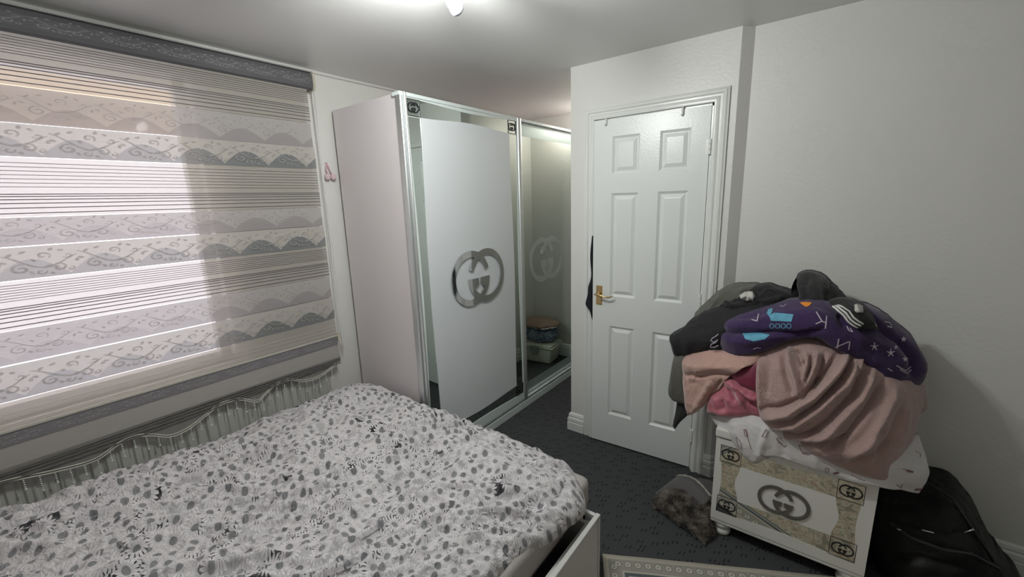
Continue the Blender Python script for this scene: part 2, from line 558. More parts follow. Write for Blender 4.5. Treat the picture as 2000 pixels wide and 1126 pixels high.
# window frame and pane behind the blind
win = bpy.data.objects.new('window_1', None)
win.location = (WX - .1, (WY0 + WY1) / 2, WZ0)
link(win, kind='structure')
mb = MB()
fw = 0.045
x0, x1 = WX - .13, WX - .07
for a, b_ in (((WY0, WZ0), (WY1, WZ0 + fw)), ((WY0, WZ1 - fw), (WY1, WZ1)), ((WY0, WZ0), (WY0 + fw, WZ1)), ((WY1 - fw, WZ0), (WY1, WZ1)), ((-.2, WZ0), (-.14, WZ1))):
    mb.box((x0, a[0], a[1]), (x1, b_[0], b_[1]))
mb.build('window_frame', m_upvc, win)
mg, nt, b, tc = base('window_glass', (1, 1, 1), 0.0)
nt.nodes.remove(b)
g1, g2, g3, lw = N(nt, 'ShaderNodeBsdfTransparent'), N(nt, 'ShaderNodeBsdfGlossy'), N(nt, 'ShaderNodeMixShader'), None
g1.inputs[0].default_value = (0.93, 0.94, 0.94, 1)
g2.inputs['Roughness'].default_value = 0.0
g3.inputs[0].default_value = 0.06
nt.links.new(g1.outputs[0], g3.inputs[1])
nt.links.new(g2.outputs[0], g3.inputs[2])
nt.links.new(g3.outputs[0], nt.nodes['Material Output'].inputs[0])
for ya, yb in ((WY0 + fw, -.2), (-.14, WY1 - fw)):
    MB().box((WX - .102, ya, WZ0 + fw), (WX - .098, yb, WZ1 - fw)).build('window_pane', mg, win)
MB().box((WX - .07, WY0, WZ0 - .02), (WX + .015, WY1, WZ0)).build('window_sill', m_upvc, win)

# ------------------------------------------------------------------ door
# architrave + lining
mb = MB()
prof = [(0, 0), (0, .020), (.008, .024), (.020, .022), (.026, .015), (.034, .015), (.040, .022), (.052, .020), (.058, .012), (.064, .010), (.064, 0)]   # (across, proud)
OX0, OX1, OZ = DX0 + .0, DX1 - .0, DZ


def arch(pts_in, dirs):
    vs, fs = [], []
    m = len(prof)
    for (p, d) in zip(pts_in, dirs):
        for (a, h) in prof[::-1]:
            aa = a
            vs.append((p[0] + d[0] * aa, DY - h, p[1] + d[1] * aa))
    for i in range(len(pts_in) - 1):
        for k in range(m - 1):
            fs.append((i * m + k, i * m + k + 1, (i + 1) * m + k + 1, (i + 1) * m + k))
    return vs, fs


vs, fs = arch([(OX0, 0), (OX0, OZ), (OX1, OZ), (OX1, 0)], [(-1, 0), (-1, 1), (1, 1), (1, 0)])
mb.add(vs, fs)
struct('trim_2', mb, m_trim, smooth='auto')
mb = MB()
mb.box((DX0, DY - .002, 0), (DX0 + .012, DY + .1, DZ)).box((DX1 - .012, DY - .002, 0), (DX1, DY + .1, DZ)).box((DX0, DY - .002, DZ - .012), (DX1, DY + .1, DZ))
struct('trim_3', mb, m_trim)

HX, HYY = -0.517, DY - .005
door = bpy.data.objects.new('door_1', None)
door.location = (HX, HYY, 0)
link(door, kind='structure')
door['label'] = 'white six-panel door standing slightly ajar'
ANG = math.radians(3.6)
# closed door runs from the hinge toward -x; it is swung a little into the room
DM = Matrix.Translation((HX, HYY, 0)) @ Matrix.Rotation(ANG, 4, 'Z')
DW, DH, DT = 0.607, 1.99, 0.035
Z0 = .012


def dp(u, z, o):
    """door space: u from the free edge (0) to the hinge (DW), o proud of the face toward the room"""
    return DM @ Vector((u - DW, -o, z))


PU = [(0.108, 0.262), (0.367, 0.520)]
PZ = [(0.215, 0.80), (0.985, 1.588), (1.694, 1.897)]
mb = MB()
us = [0, PU[0][0], PU[0][1], PU[1][0], PU[1][1], DW]
zs = [Z0, PZ[0][0], PZ[0][1], PZ[1][0], PZ[1][1], PZ[2][0], PZ[2][1], DH]
for i in range(5):
    for j in range(7):
        if i in (1, 3) and j in (1, 3, 5): continue
        mb.add([dp(us[i], zs[j], 0), dp(us[i + 1], zs[j], 0), dp(us[i + 1], zs[j + 1], 0), dp(us[i], zs[j + 1], 0)], [(0, 1, 2, 3)])
mb.add([dp(0, Z0, 0), dp(DW, Z0, 0), dp(DW, DH, 0), dp(0, DH, 0), dp(0, Z0, -DT), dp(DW, Z0, -DT), dp(DW, DH, -DT), dp(0, DH, -DT)],
       [(0, 4, 5, 1), (1, 5, 6, 2), (2, 6, 7, 3), (3, 7, 4, 0), (4, 7, 6, 5)])
mb.build('door_leaf', m_door, door)
for (ua, ub) in PU:
    for (za, zb) in PZ:
        mb = MB()
        rings = [(0, 0), (.006, -.005), (.013, -.010), (.016, -.010), (.034, -.0015), (.036, -.001)]
        prev = None
        for k, (ins, dep) in enumerate(rings):
            mb.add([dp(ua + ins, za + ins, dep), dp(ub - ins, za + ins, dep), dp(ub - ins, zb - ins, dep), dp(ua + ins, zb - ins, dep)], [])
            if k:
                n0 = (k - 1) * 4
                mb.f += [(n0 + i, n0 + (i + 1) % 4, n0 + 4 + (i + 1) % 4, n0 + 4 + i) for i in range(4)]
        n0 = (len(rings) - 1) * 4
        mb.f.append((n0, n0 + 1, n0 + 2, n0 + 3))
        mb.build('door_panel', m_door, door)
# handle: brass backplate with lever
hp = MB()
for (u0, u1, z0, z1, t) in ((.022, .062, .925, 1.045, .004), (.026, .058, .930, 1.040, .007)):
    hp.add([dp(u0, z0, 0), dp(u1, z0, 0), dp(u1, z1, 0), dp(u0, z1, 0), dp(u0 + .002, z0 + .002, t), dp(u1 - .002, z0 + .002, t), dp(u1 - .002, z1 - .002, t), dp(u0 + .002, z1 - .002, t)],
           [(4, 5, 6, 7), (0, 1, 5, 4), (1, 2, 6, 5), (2, 3, 7, 6), (3, 0, 4, 7)])
h = hp.build('door_handle', m_brass, door, smooth=False, label='brass lever handle on a rectangular backplate')
mb = MB()
mb.tube([dp(.042, .995, .005), dp(.042, .995, .03)], .010, 12)
mb.tube([dp(.025, .993, .034), dp(.035, .997, .036), dp(.050, .996, .038), dp(.070, .991, .040), dp(.095, .986, .040), dp(.115, .986, .040), dp(.132, .993, .039), dp(.140, .999, .037)],
        [.004, .007, .008, .0065, .005, .005, .005, .003], 10)
mb.build('lever', m_brass, h, smooth=True)
# hinges
for zc in (1.795, 1.012, .215):
    mb = MB()
    q = dp(DW + .004, zc - .036, .006)
    for k in range(3):
        mb.tube([q + Vector((0, 0, .025 * k)), q + Vector((0, 0, .025 * k + .023))], .0075, 10)
    mb.box((q.x - .02, q.y + .004, zc - .036), (q.x + .004, q.y + .008, zc + .036))
    mb.build('hinge', m_trim, door, smooth='auto')
# two over-door hooks showing on the top edge
for uu in (.072, .475):
    mb = MB()
    mb.tube([dp(uu, DH + .006, -.02), dp(uu, DH + .006, .004), dp(uu, DH - .004, .008), dp(uu, DH - .025, .008), dp(uu - .004, DH - .030, .014)], .005, 8)
    mb.build('over_door_hook', m_trim, None, smooth=True, label='white plastic hook over the door top, ' + ('nearer the handle side' if uu < .2 else 'nearer the hinge side'), cat='hook', group='hooks over the door')


# ------------------------------------------------------------------ interlocking ring emblem
def emblem(mb, f, s, t0, t1):
    """f(u, v, o) -> world; s = ring radius; two interlocking open rings with crossbars"""
    off = 0.43
    for sg in (-1, 1):
        o0, o1 = t0, t1 + (0.0003 if sg > 0 else 0)
        A, B = [], []
        n = 44
        a0, a1 = math.radians(18), math.radians(358)
        for i in range(n + 1):
            a = a0 + (a1 - a0) * i / n
            cx, sy = math.cos(a) * (-sg), math.sin(a)
            A.append((off * sg + cx, sy))
            B.append((off * sg + cx * .80, sy * .77))
        for i in range(n):
            q = [A[i], A[i + 1], B[i + 1], B[i]]
            mb.prism([(p[0] * s, p[1] * s) for p in q], lambda p: f(p[0], p[1], o0), lambda p: f(p[0], p[1], o1))
        x_out, x_in = off * sg - sg * .975, -sg * 0.055
        q = [(x_in, -.03), (x_out, -.03), (x_out * .96, -.28), (x_out * .55, -.36), (x_in * 2.6, -.36), (x_in, -.27)]
        if sg > 0: q = q[::-1]
        mb.prism([(p[0] * s, p[1] * s) for p in q], lambda p: f(p[0], p[1], o0), lambda p: f(p[0], p[1], o1 + .0002))
    return mb


# ------------------------------------------------------------------ wardrobe
WD = thing('sliding_wardrobe', 'tall white two-door sliding wardrobe with mirrored borders and round interlocking emblem', 'wardrobe', (-2.06, 2.46, 0))
wx, wh, wy0, wy1 = -1.737, 2.107, 1.444, 3.49
wb_ = -2.385
MB().box((wb_ + .012, wy0, .0), (-1.797, wy0 + .018, wh)).build('side_panel', m_wside, WD, bevel=.0015)
MB().box((wb_ + .012, wy1 - .018, .0), (-1.797, wy1, wh)).build('side_panel', m_wside, WD)
MB().box((wb_ - .004, wy0 + .02, .02), (wb_ + .010, wy1, wh - .03)).build('back_panel', mat('wardrobe_back_board', (.36, .31, .31), .7), WD)
MB().box((wb_ + .01, wy0 + .02, wh - .03), (-1.80, wy1 - .02, wh - .004)).build('top_panel', m_wside, WD)
MB().box((-1.80, wy0, 0), (wx, wy1, .052)).box((-1.80, wy0, .052), (wx - .004, wy1, .058)).build('plinth', m_wframe, WD, bevel=.002)
mb = MB().box((wx - .010, wy0, .058), (wx - .002, wy1, .070)).box((wx - .034, wy0, .058), (wx - .028, wy1, .072)).box((wx - .062, wy0, .058), (wx - .055, wy1, .078))
mb.build('bottom_track', m_alu, WD)
mb = MB().box((-1.80, wy0 - .02, wh - .018), (wx - .006, wy1, wh))
mb.build('top_fascia', m_wframe, WD, bevel=.002)


def hourglass(y0, y1, z0, z1, bulge, n=16, inset_corner=0.0):
    """rectangular loop whose four sides bulge outward by `bulge` in their middle"""
    L = []
    for (a, b_, nx, nz) in (((y0, z0), (y1, z0), 0, -1), ((y1, z0), (y1, z1), 1, 0), ((y1, z1), (y0, z1), 0, 1), ((y0, z1), (y0, z0), -1, 0)):
        for i in range(n):
            t = i / n
            s_ = math.sin(PI * t) ** 2 * bulge
            L.append((a[0] + (b_[0] - a[0]) * t + nx * s_, a[1] + (b_[1] - a[1]) * t + nz * s_))
    return L


# door 1: white centre, mirror border, emblem
d1x = wx - .006
door1 = MB().box((d1x - .03, 1.448, .072), (d1x - .004, 2.43, wh - .02)).build('sliding_door', m_wframe, WD, label='white sliding door with mirror border and raised emblem')
F = lambda o: (lambda p: (d1x + o, p[0], p[1]))
mb = MB()
mb.ringp(hourglass(1.460, 2.398, .078, wh - .021, 0), hourglass(1.468, 2.386, .128, 2.081, -.014), F(-.004), F(.0))
mb.build('door_frame', m_wframe, door1)
MB().box((d1x - .0035, 1.462, .110), (d1x - .0025, 2.39, 2.09)).build('mirror_border', m_mirror, door1)
mb = MB().prism(hourglass(1.551, 2.303, .215, 1.997, .016), F(-.003), F(.001))
mb.build('centre_panel', m_wwhite, door1)
for (ya, za) in ((1.468, 1.999), (2.298, 1.999), (2.304, .130), (1.468, .130)):
    f = lambda p, o: (d1x + o, p[0], p[1])
    t = .082
    mb = MB().ringp([(ya, za), (ya + t, za), (ya + t, za + t), (ya, za + t)], [(ya + .002, za + .002), (ya + t - .002, za + .002), (ya + t - .002, za + t - .002), (ya + .002, za + t - .002)], F(-.003), F(.0012))
    emblem(mb, lambda u, v, o: (d1x + o, ya + t / 2 + u, za + t / 2 + v), .0255, -.003, .0012)
    mb.build('corner_tile', m_black, door1)
    mb = MB()
    mb.box((d1x - .003, ya - .004, za - .006), (d1x + .0012, ya + t + .004, za - .003))
    mb.build('tile_line', m_wwhite, door1)
mb = MB()
emblem(mb, lambda u, v, o: (d1x + o, 1.935 + u, 1.102 + v), .172, .008, .013)
for (u, v) in ((-.23, 0), (.23, 0), (0, .145), (0, -.145)):
    mb.tube([(d1x, 1.935 + u, 1.102 + v), (d1x + .009, 1.935 + u, 1.102 + v)], .004, 8)
mb.build('emblem', m_chrome, WD, label='polished silver interlocking ring emblem')
# handle profiles (rounded aluminium)


def profile(y0, y1, x, r, nm):
    mb = MB()
    n = 10
    loop = []
    for i in range(n + 1):
        a = PI * i / n
        loop.append((x + r * math.sin(a), (y0 + y1) / 2 - (y1 - y0) / 2 * math.cos(a)))
    loop += [(x - .03, y1), (x - .03, y0)]
    mb.prism(loop, lambda p: (p[0], p[1], .072), lambda p: (p[0], p[1], wh - .004))
    return mb.build(nm, m_alu, WD, smooth='auto')


profile(1.428, 1.442, d1x - .006, .006, 'edge_profile')
profile(1.444, 1.464, d1x - .004, .016, 'handle_profile')
profile(2.396, 2.440, d1x - .004, .016, 'handle_profile')
# door 2: mirror with etched band and emblem, set back
d2x = wx - .034
door2 = MB().box((d2x - .03, 2.41, .072), (d2x - .002, 3.478, wh - .02)).build('sliding_door', m_wframe, WD, label='full mirror sliding door with etched border')
MB().box((d2x - .0015, 2.42, .080), (d2x - .0005, 3.47, wh - .03)).build('mirror', m_mirror, door2)
mb = MB()
R_ = lambda y0, y1, z0, z1: [(y0, z0), (y1, z0), (y1, z1), (y0, z1)]
mb.ringp(R_(2.42, 3.47, .080, wh - .03), R_(2.425, 3.395, .168, 2.0), lambda p: (d2x - .001, p[0], p[1]), lambda p: (d2x + .0005, p[0], p[1]))
mb.build('etched_border', m_frost, door2)
mb = MB()
mb.ringp(R_(2.42, 3.478, .080, wh - .022), R_(2.43, 3.465, .098, wh - .034), lambda p: (d2x - .002, p[0], p[1]), lambda p: (d2x + .002, p[0], p[1]))
mb.build('door_frame', m_wframe, door2)
mb = MB()
emblem(mb, lambda u, v, o: (d2x + o, 2.795 + u, 1.105 + v), .172, -.001, .001)
mb.build('etched_emblem', m_etch, WD, label='frosted grey interlocking ring emblem on the mirror')
profile(3.452, 3.484, d2x - .002, .012, 'handle_profile')

# ------------------------------------------------------------------ things in the passage, seen in the mirror
BR = Matrix.Translation((-1.345, 3.31, 0)) @ Matrix.Rotation(math.radians(-8), 4, 'Z')
bx = thing('storage_box', 'cream plastic lidded storage box with a side latch, seen in the mirror door', 'storage box', (-1.345, 3.36, 0))
m_cream = mat('cream_plastic', (.62, .63, .54), .35)
mb = MB()
mb.add([BR @ Vector(p) for p in ((-.155, -.10, 0), (.155, -.10, 0), (.155, .10, 0), (-.155, .10, 0), (-.175, -.12, .165), (.175, -.12, .165), (.175, .12, .165), (-.175, .12, .165))],
       [(0, 3, 2, 1), (4, 5, 6, 7), (0, 1, 5, 4), (1, 2, 6, 5), (2, 3, 7, 6), (3, 0, 4, 7)])
mb.build('box_body', m_cream, bx, bevel=.015, smooth=True)
mb = MB().box((-.19, -.135, .158), (.19, .135, .172), BR).box((-.18, -.125, .172), (.18, .125, .192), BR)
mb.build('lid', m_cream, bx, bevel=.008, smooth=True)
mb = MB().box((-.045, -.142, .125), (.045, -.130, .178), BR).box((-.03, -.13, .085), (.03, -.118, .135), BR)
mb.build('latch', mat('grey_latch', (.30, .32, .30), .4), bx, bevel=.004)


def puff(name, m, c, half, e=2.6, seed=0, rough=.01, R=0.0, parent=None, n=36, **kw):
    """superellipsoid cushion with soft noise"""
    mb = MB()
    vs, fs = [], []
    Rm = Matrix.Rotation(R, 3, 'Z')
    for i in range(n + 1):
        la = -PI / 2 + PI * i / n
        for j in range(2 * n):
            lo = 2 * PI * j / (2 * n)
            def pw(x, q): return math.copysign(abs(x) ** q, x)
            p = Vector((half[0] * pw(math.cos(la), .55) * pw(math.cos(lo), 2 / e), half[1] * pw(math.cos(la), .55) * pw(math.sin(lo), 2 / e), half[2] * pw(math.sin(la), 1.0)))
            nn = noise.noise(p * 9 + Vector((seed, 0, 0))) * rough * 1.6 + noise.noise(p * 28 + Vector((seed, 3, 0))) * rough * .6
            p = p * (1 + nn / max(half[2], .02) * .5)
            vs.append(Rm @ p + Vector(c))
    for i in range(n):
        for j in range(2 * n):
            k = (j + 1) % (2 * n)
            fs.append((i * 2 * n + j, i * 2 * n + k, (i + 1) * 2 * n + k, (i + 1) * 2 * n + j))
    mb.add(vs, fs)
    return mb.build(name, m, parent, smooth=True, **kw)


m_blue, nt, b, tc = base('blue_paisley_cotton', (.2, .25, .35), .85)
vv = N(nt, 'ShaderNodeTexNoise')
vv.inputs['Scale'].default_value = 45
vv.inputs['Distortion'].default_value = 2
nt.links.new(tc.outputs['Object'], vv.inputs['Vector'])
cr = N(nt, 'ShaderNodeValToRGB')
cr.color_ramp.elements[0].position, cr.color_ramp.elements[0].color = .46, (.02, .04, .10, 1)
cr.color_ramp.elements[1].position, cr.color_ramp.elements[1].color = .58, (.38, .44, .50, 1)
nt.links.new(vv.outputs['Fac'], cr.inputs[0])
nt.links.new(cr.outputs[0], b.inputs['Base Color'])
puff('folded_quilt', m_blue, (-1.355, 3.33, .268), (.165, .125, .078), seed=4, rough=.012, R=-.14, label='blue and white paisley bedding on the cream storage box', cat='bedding')
cu = thing('flat_cushion', 'brown cushion with sparkling beaded edge on top of the blue bedding', 'cushion', (-1.33, 3.37, .325))
puff('cushion_cover', mat('brown_velvet', (.22, .15, .11), .7, sheen=.3, bump=.2, bscale=80), (-1.335, 3.325, .375), (.205, .150, .036), seed=9, rough=.006, R=-.1, parent=cu)
mb = MB()
Rm = Matrix.Rotation(-.1, 3, 'Z')
for k in range(120):
    a = 2 * PI * k / 120
    pw = lambda x: math.copysign(abs(x) ** .77, x)
    p = Rm @ Vector((.202 * pw(math.cos(a)), .147 * pw(math.sin(a)), random.uniform(-.012, .004))) + Vector((-1.335, 3.325, .365))
    mb.lathe([(.0005, -.005), (.004, 0), (.0005, .005)], p, n=5)
mb.build('bead_trim', mat('silver_beads', (.7, .66, .6), .2, metal=.9), cu)

# ------------------------------------------------------------------ zebra blind
BLX, BY0, BY1 = -2.335, -1.15, 1.283
blind = thing('zebra_blind', 'grey and cream striped day-night roller blind with embroidered scroll bands and beaded scalloped hem', 'window blind', (BLX, 0.1, 2.27))


def scroll(mb, x, yc, zc, s, sy=1, fat=1.0):
    """one vine unit, about 0.19 wide, around (yc, zc); flat raised ribbons"""
    def rib(pts, wd):
        wd = wd * fat + (.014 if fat > 1 else 0)
        L, Rr = [], []
        n = len(pts)
        for i, p in enumerate(pts):
            q0, q1 = pts[max(i - 1, 0)], pts[min(i + 1, n - 1)]
            tx, ty = q1[0] - q0[0], q1[1] - q0[1]
            l = math.hypot(tx, ty) or 1
            ww = wd * (0.35 + 0.65 * math.sin(PI * min(1, (i + .6) / n)))
            L.append((p[0] - ty / l * ww, p[1] + tx / l * ww))
            Rr.append((p[0] + ty / l * ww, p[1] - tx / l * ww))
        vs = [(x + .0012, yc + p[0] * s, zc + p[1] * s * sy) for p in L] + [(x + .0012, yc + p[0] * s, zc + p[1] * s * sy) for p in Rr]
        mb.add(vs, [(i, i + 1, n + i + 1, n + i) for i in range(n - 1)])
    # main vine (units: mm-ish /100)
    rib([(-.95 + 1.9 * t, .10 + .42 * math.cos(t * 5.2 + .3) * (1 - .2 * t)) for t in [i / 22 for i in range(23)]], .030)

    def spiral(cx, cy, r, turns, a0, d, wd=.028):
        pts = []
        for i in range(20):
            t = i / 19
            a = a0 + d * t * turns * 2 * PI
            rr = r * (1 - .85 * t)
            pts.append((cx + rr * math.cos(a), cy + rr * math.sin(a)))
        rib(pts, wd)
    spiral(-.52, -.28, .26, 1.3, 1.2, 1, .036)
    spiral(.42, -.32, .22, 1.2, 2.0, -1, .030)
    spiral(.08, .38, .20, 1.1, -1.0, 1, .026)
    spiral(.70, .30, .15, 1.0, 3.5, 1, .022)
    spiral(-.05, -.50, .15, 1.0, .5, -1, .026)
    spiral(.72, -.45, .12, 1.0, 1.5, -1, .024)
    for (cx, cy, a, l) in ((-.72, .50, .9, .20), (-.40, .62, .5, .18), (-.18, .15, 2.2, .16), (.30, .70, 1.2, .17), (.55, .62, 2.4, .15), (-.28, -.52, -1.2, .17), (.18, -.20, .3, .15), (.93, .02, 1.4, .18), (-.88, .12, 2.6, .16), (.22, -.62, -.8, .14)):
        pts = [(cx + l * (t - .5) * math.cos(a), cy + l * (t - .5) * math.sin(a)) for t in (0, .25, .5, .75, 1)]
        rib(pts, .042)


def hx(y):
    # the cloth billows very slightly
    return BLX + .002 * math.sin(y * 5)


def sheet(name, m, z0, z1, x=0.0, curve=0.0):
    """one fabric band: a thin panel with its own origin at its lower edge"""
    mb = MB()
    n = 24
    vs, fs = [], []
    for i in range(n + 1):
        y = BY0 + (BY1 - BY0) * i / n
        for j in range(5):
            t = j / 4
            vs.append((x + curve * math.sin(PI * t), y, (z1 - z0) * t))
    for i in range(n):
        for j in range(4):
            fs.append((i * 5 + j, i * 5 + j + 1, (i + 1) * 5 + j + 1, (i + 1) * 5 + j))
    mb.add(vs, fs)
    o = mb.build(name, m, None, smooth=True)
    COL.objects.unlink(o)
    o.location = (BLX, 0, z0)
    link(o, blind)
    return o


def lines(name, zs, th, m, x=.0015):
    mb = MB()
    for z in zs:
        mb.box((BLX + x - .001, BY0, z - th / 2), (BLX + x + .0008, BY1, z + th / 2))
    return mb.build(name, m, blind)


def scrollband(zc, s, m, x, phase, sy=1.0, nm='scroll_embroidery', y_lo=-1.1, y_hi=1.27, drop_shadow=False):
    mb, mo = MB(), MB()
    y = phase
    while y > y_lo: y -= .197
    y += .197
    while y < y_hi:
        if y + .095 <= BY1:
            scroll(mb, BLX + x, y, zc, s, sy)
            if drop_shadow: scroll(mo, BLX + x - .0006, y + .0012, zc - .0012, s, sy, 1.12)
        y += .197
    if drop_shadow: mo.build('scroll_shadow', m_scroll_shadow, blind)  # dark offset copy stands in for the shadow under the scrolls
    return mb.build(nm, m, blind)


# cassette
mb = MB()
loop = [(WX, 2.185), (WX, 2.275), (-2.335, 2.275), (-2.322, 2.268), (-2.316, 2.25), (-2.316, 2.21), (-2.322, 2.195), (-2.335, 2.187)]
mb.prism(loop, lambda p: (p[0], BY0, p[1]), lambda p: (p[0], 1.312, p[1]))
mb.build('cassette', m_cassette, blind)
mb = MB().prism([(a, b_) for a, b_ in ((WX, 2.183), (WX, 2.279), (-2.330, 2.279), (-2.316, 2.268), (-2.311, 2.25), (-2.311, 2.208), (-2.318, 2.19), (-2.334, 2.183))],
                lambda p: (p[0], 1.312, p[1]), lambda p: (p[0], 1.326, p[1]))
mb.build('cassette_end_cap', mat('cream_cap', (.50, .47, .38), .4), blind, bevel=.002)
mb = MB().box((WX, BY0, 2.275), (-2.32, 1.32, 2.281))
mb.build('cassette_rail', mat('cassette_rail_grey', (.35, .35, .35), .35), blind)
mb = MB()
y = 1.22
while y > -1.05:
    scroll(mb, -2.3165, y, 2.232, .085, .36)
    y -= .17
mb.build('scroll_embroidery', mat('cassette_scroll', (.24, .24, .25), .45), blind)

bands = [('S', 2.015, 2.190), ('A', 1.888, 2.013), ('B', 1.772, 1.886), ('S', 1.562, 1.770), ('A', 1.458, 1.560), ('B', 1.338, 1.455), ('S', 1.160, 1.335), ('A', 1.035, 1.157), ('B', .903, 1.032), ('S', .797, .900)]
k = 0
for (t, z0, z1) in bands:
    if t == 'S':
        sheet('striped_band', m_stripe, z0, z1, 0)
        hgt = z1 - z0
        if z1 > 1.0:
            nl = 6
            lines('dark_stripes', [z0 + .012 + i * .0135 * (1 + .10 * (5 - i)) for i in range(nl)], .0030, m_thread)
            lines('fine_stripes', [z0 + .105 + i * (hgt - .11) / 7 for i in range(7)], .0018, m_thread)
        else:
            lines('fine_stripes', [z0 + .012, z0 + .02, z0 + .04, z0 + .06], .0016, m_threadl)
    elif t == 'A':
        sheet('rear_scroll_band', m_bandA, z0, z1, -.004)
        scrollband((z0 + z1) / 2 + .003, .100, m_scroll_dim, -.0035, 1.10, .60)
    else:
        sheet('front_scroll_band', m_bandB, z0, z1, .002, .003)
        scrollband((z0 + z1) / 2 - .002, .102, m_scroll, .0065, 1.155, .66, drop_shadow=True)
# bottom rail, dark scroll strip, plain cloth, pleats, scalloped hem with beads
mb = MB().box((BLX - .004, BY0, .789), (BLX + .008, 1.290, .799))
mb.build('bottom_rail', mat('rail_champagne', (.48, .46, .41), .35), blind, bevel=.002)
mb = MB().box((BLX - .002, BY0, .738), (BLX + .003, BY1, .788))
mb.build('bottom_scroll_strip', m_railband, blind)
scrollband(.763, .088, m_scroll, .0035, 1.155, .27)
sheet('plain_skirt', m_low, .655, .738)
hemk = [(-1.2, .60), (-.6, .55), (-.3, .60), (-.071, .608), (.079, .576), (.18, .566), (.26, .600), (.312, .604), (.36, .585), (.424, .548), (.50, .556), (.626, .612), (.68, .615), (.721, .605), (.801, .562), (.84, .585), (.875, .609), (.939, .626), (.99, .612), (1.042, .585), (1.10, .574), (1.178, .584), (1.26, .622), (1.283, .640)]


def hemz(y):
    for i in range(len(hemk) - 1):
        if hemk[i][0] <= y <= hemk[i + 1][0]:
            t = (y - hemk[i][0]) / (hemk[i + 1][0] - hemk[i][0])
            p = [hemk[max(0, min(len(hemk) - 1, i + d))][1] for d in (-1, 0, 1, 2)]
            return .5 * (2 * p[1] + (p[2] - p[0]) * t + (2 * p[0] - 5 * p[1] + 4 * p[2] - p[3]) * t * t + (3 * p[1] - p[0] - 3 * p[2] + p[3]) * t ** 3)
    return .6


mb = MB()
n = 200
ys = [BY0 + (BY1 - BY0) * i / n for i in range(n + 1)]
vs = []
for y in ys:
    zt, zb = .657, hemz(y)
    for j in range(4):
        vs.append((BLX + .001 + .0025 * math.sin(y * 90) * j / 3, y, zt + (zb - zt) * j / 3))
mb.add(vs, [(i * 4 + j, i * 4 + j + 1, i * 4 + 5 + j, i * 4 + 4 + j) for i in range(n) for j in range(3)])
mb.build('scalloped_hem', m_hem, blind, smooth=True)
mb = MB()
for i, q in enumerate((.652, .642, .630, .616)):
    mb.tube([(BLX + .006, y, q - .010 * math.exp(-((y - .1) / .5) ** 2) + .004 * math.sin(y * 4 + i)) for y in ys], .0042, 6)
mb.build('gathered_pleats', mat('pleat_grey', (.12, .115, .11), .8), blind, smooth=True)
mb = MB()
for dz in (0, .010):
    mb.tube([(BLX + .006, y, hemz(y) + dz) for y in ys], .0024, 5)
mb.build('hem_piping', m_threadl, blind, smooth=True)
bead = MB()
bead.lathe([(.0004, -.0035), (.0028, -.0018), (.0032, 0), (.0028, .0018), (.0004, .0035)], (0, 0, 0), n=7)
bi = 0
y = 1.262
while y > -.05:
    zb = hemz(y)
    mb = MB()
    nb = 5 + (bi % 2) * 2
    for k in range(nb):
        sc_ = 1.5 if k == nb - 1 else .95
        mb.add([(BLX + .004 + v[0] * sc_, y + v[1] * sc_, zb - .008 - k * .0095 + v[2] * sc_) for v in bead.v], bead.f)
    mb.build('bead_string', m_bead, blind, smooth=True)
    y -= .040
    bi += 1
# control cords at the window side end
mb = MB()
mb.tube([(-2.33, 1.318, 2.19), (-2.345, 1.320, 1.6), (-2.35, 1.318, 1.0), (-2.33, 1.312, .74), (-2.325, 1.318, .70), (-2.33, 1.327, .74), (-2.355, 1.334, 1.1), (-2.35, 1.33, 1.7), (-2.33, 1.323, 2.19)], .0022, 6)
mb.build('bead_chain', m_cord, blind, smooth=True)
mb = MB()
mb.box((BLX - .006, 1.284, .76), (BLX + .010, 1.300, .806)).tube([(BLX, 1.29, .76), (BLX + .004, 1.298, .735), (BLX, 1.305, .70), (BLX, 1.302, .68)], .004, 8)
mb.build('rail_end_clip', mat('cream_clip', (.55, .52, .42), .4), blind)

# small hook on the wall above the blind
mb = MB()
mb.tube([(WX, 1.054, 2.286), (WX + .016, 1.054, 2.284), (WX + .020, 1.054, 2.292)], .0035, 8)
mb.lathe([(.009, 0), (.009, .003), (.004, .004)], (WX, 1.054, 2.286), axis='X', n=14)
mb.build('wall_hook', mat('dull_metal', (.2, .19, .17), .4, metal=.8), None, smooth='auto', label='small dark metal hook screwed into the wall above the blind', cat='hook')

# pink bow hanging between blind and wardrobe
bow = thing('pompom_charm', 'small pink hair tie with two pale pompoms hanging on the wall between blind and wardrobe', 'hair tie', (WX, 1.385, 1.72))
m_pink = mat('pink_ribbon', (.62, .38, .42), .6, sheen=.3, bump=.3, bscale=60)
m_pale = mat('pale_pompom', (.66, .50, .54), .9, sheen=.4, bump=.6, bscale=120)
puff('pompom', m_pale, (WX + .022, 1.372, 1.733), (.016, .017, .018), e=2.0, seed=1, rough=.006, parent=bow, n=14)
puff('pompom', m_pale, (WX + .024, 1.407, 1.733), (.016, .017, .016), e=2.0, seed=5, rough=.006, parent=bow, n=14)
mb = MB()
mb.tube([(WX + .02, 1.376, 1.745), (WX + .012, 1.374, 1.772), (WX + .008, 1.381, 1.802), (WX + .006, 1.384, 1.812), (WX + .008, 1.388, 1.802), (WX + .012, 1.396, 1.772), (WX + .02, 1.402, 1.745)], [.0035, .0045, .004, .0045, .004, .0045, .0035], 8)
mb.lathe([(.006, 0), (.006, .006), (.002, .008)], (WX, 1.384, 1.812), axis='X', n=12)
mb.build('hanging_loop', m_pink, bow, smooth=True)

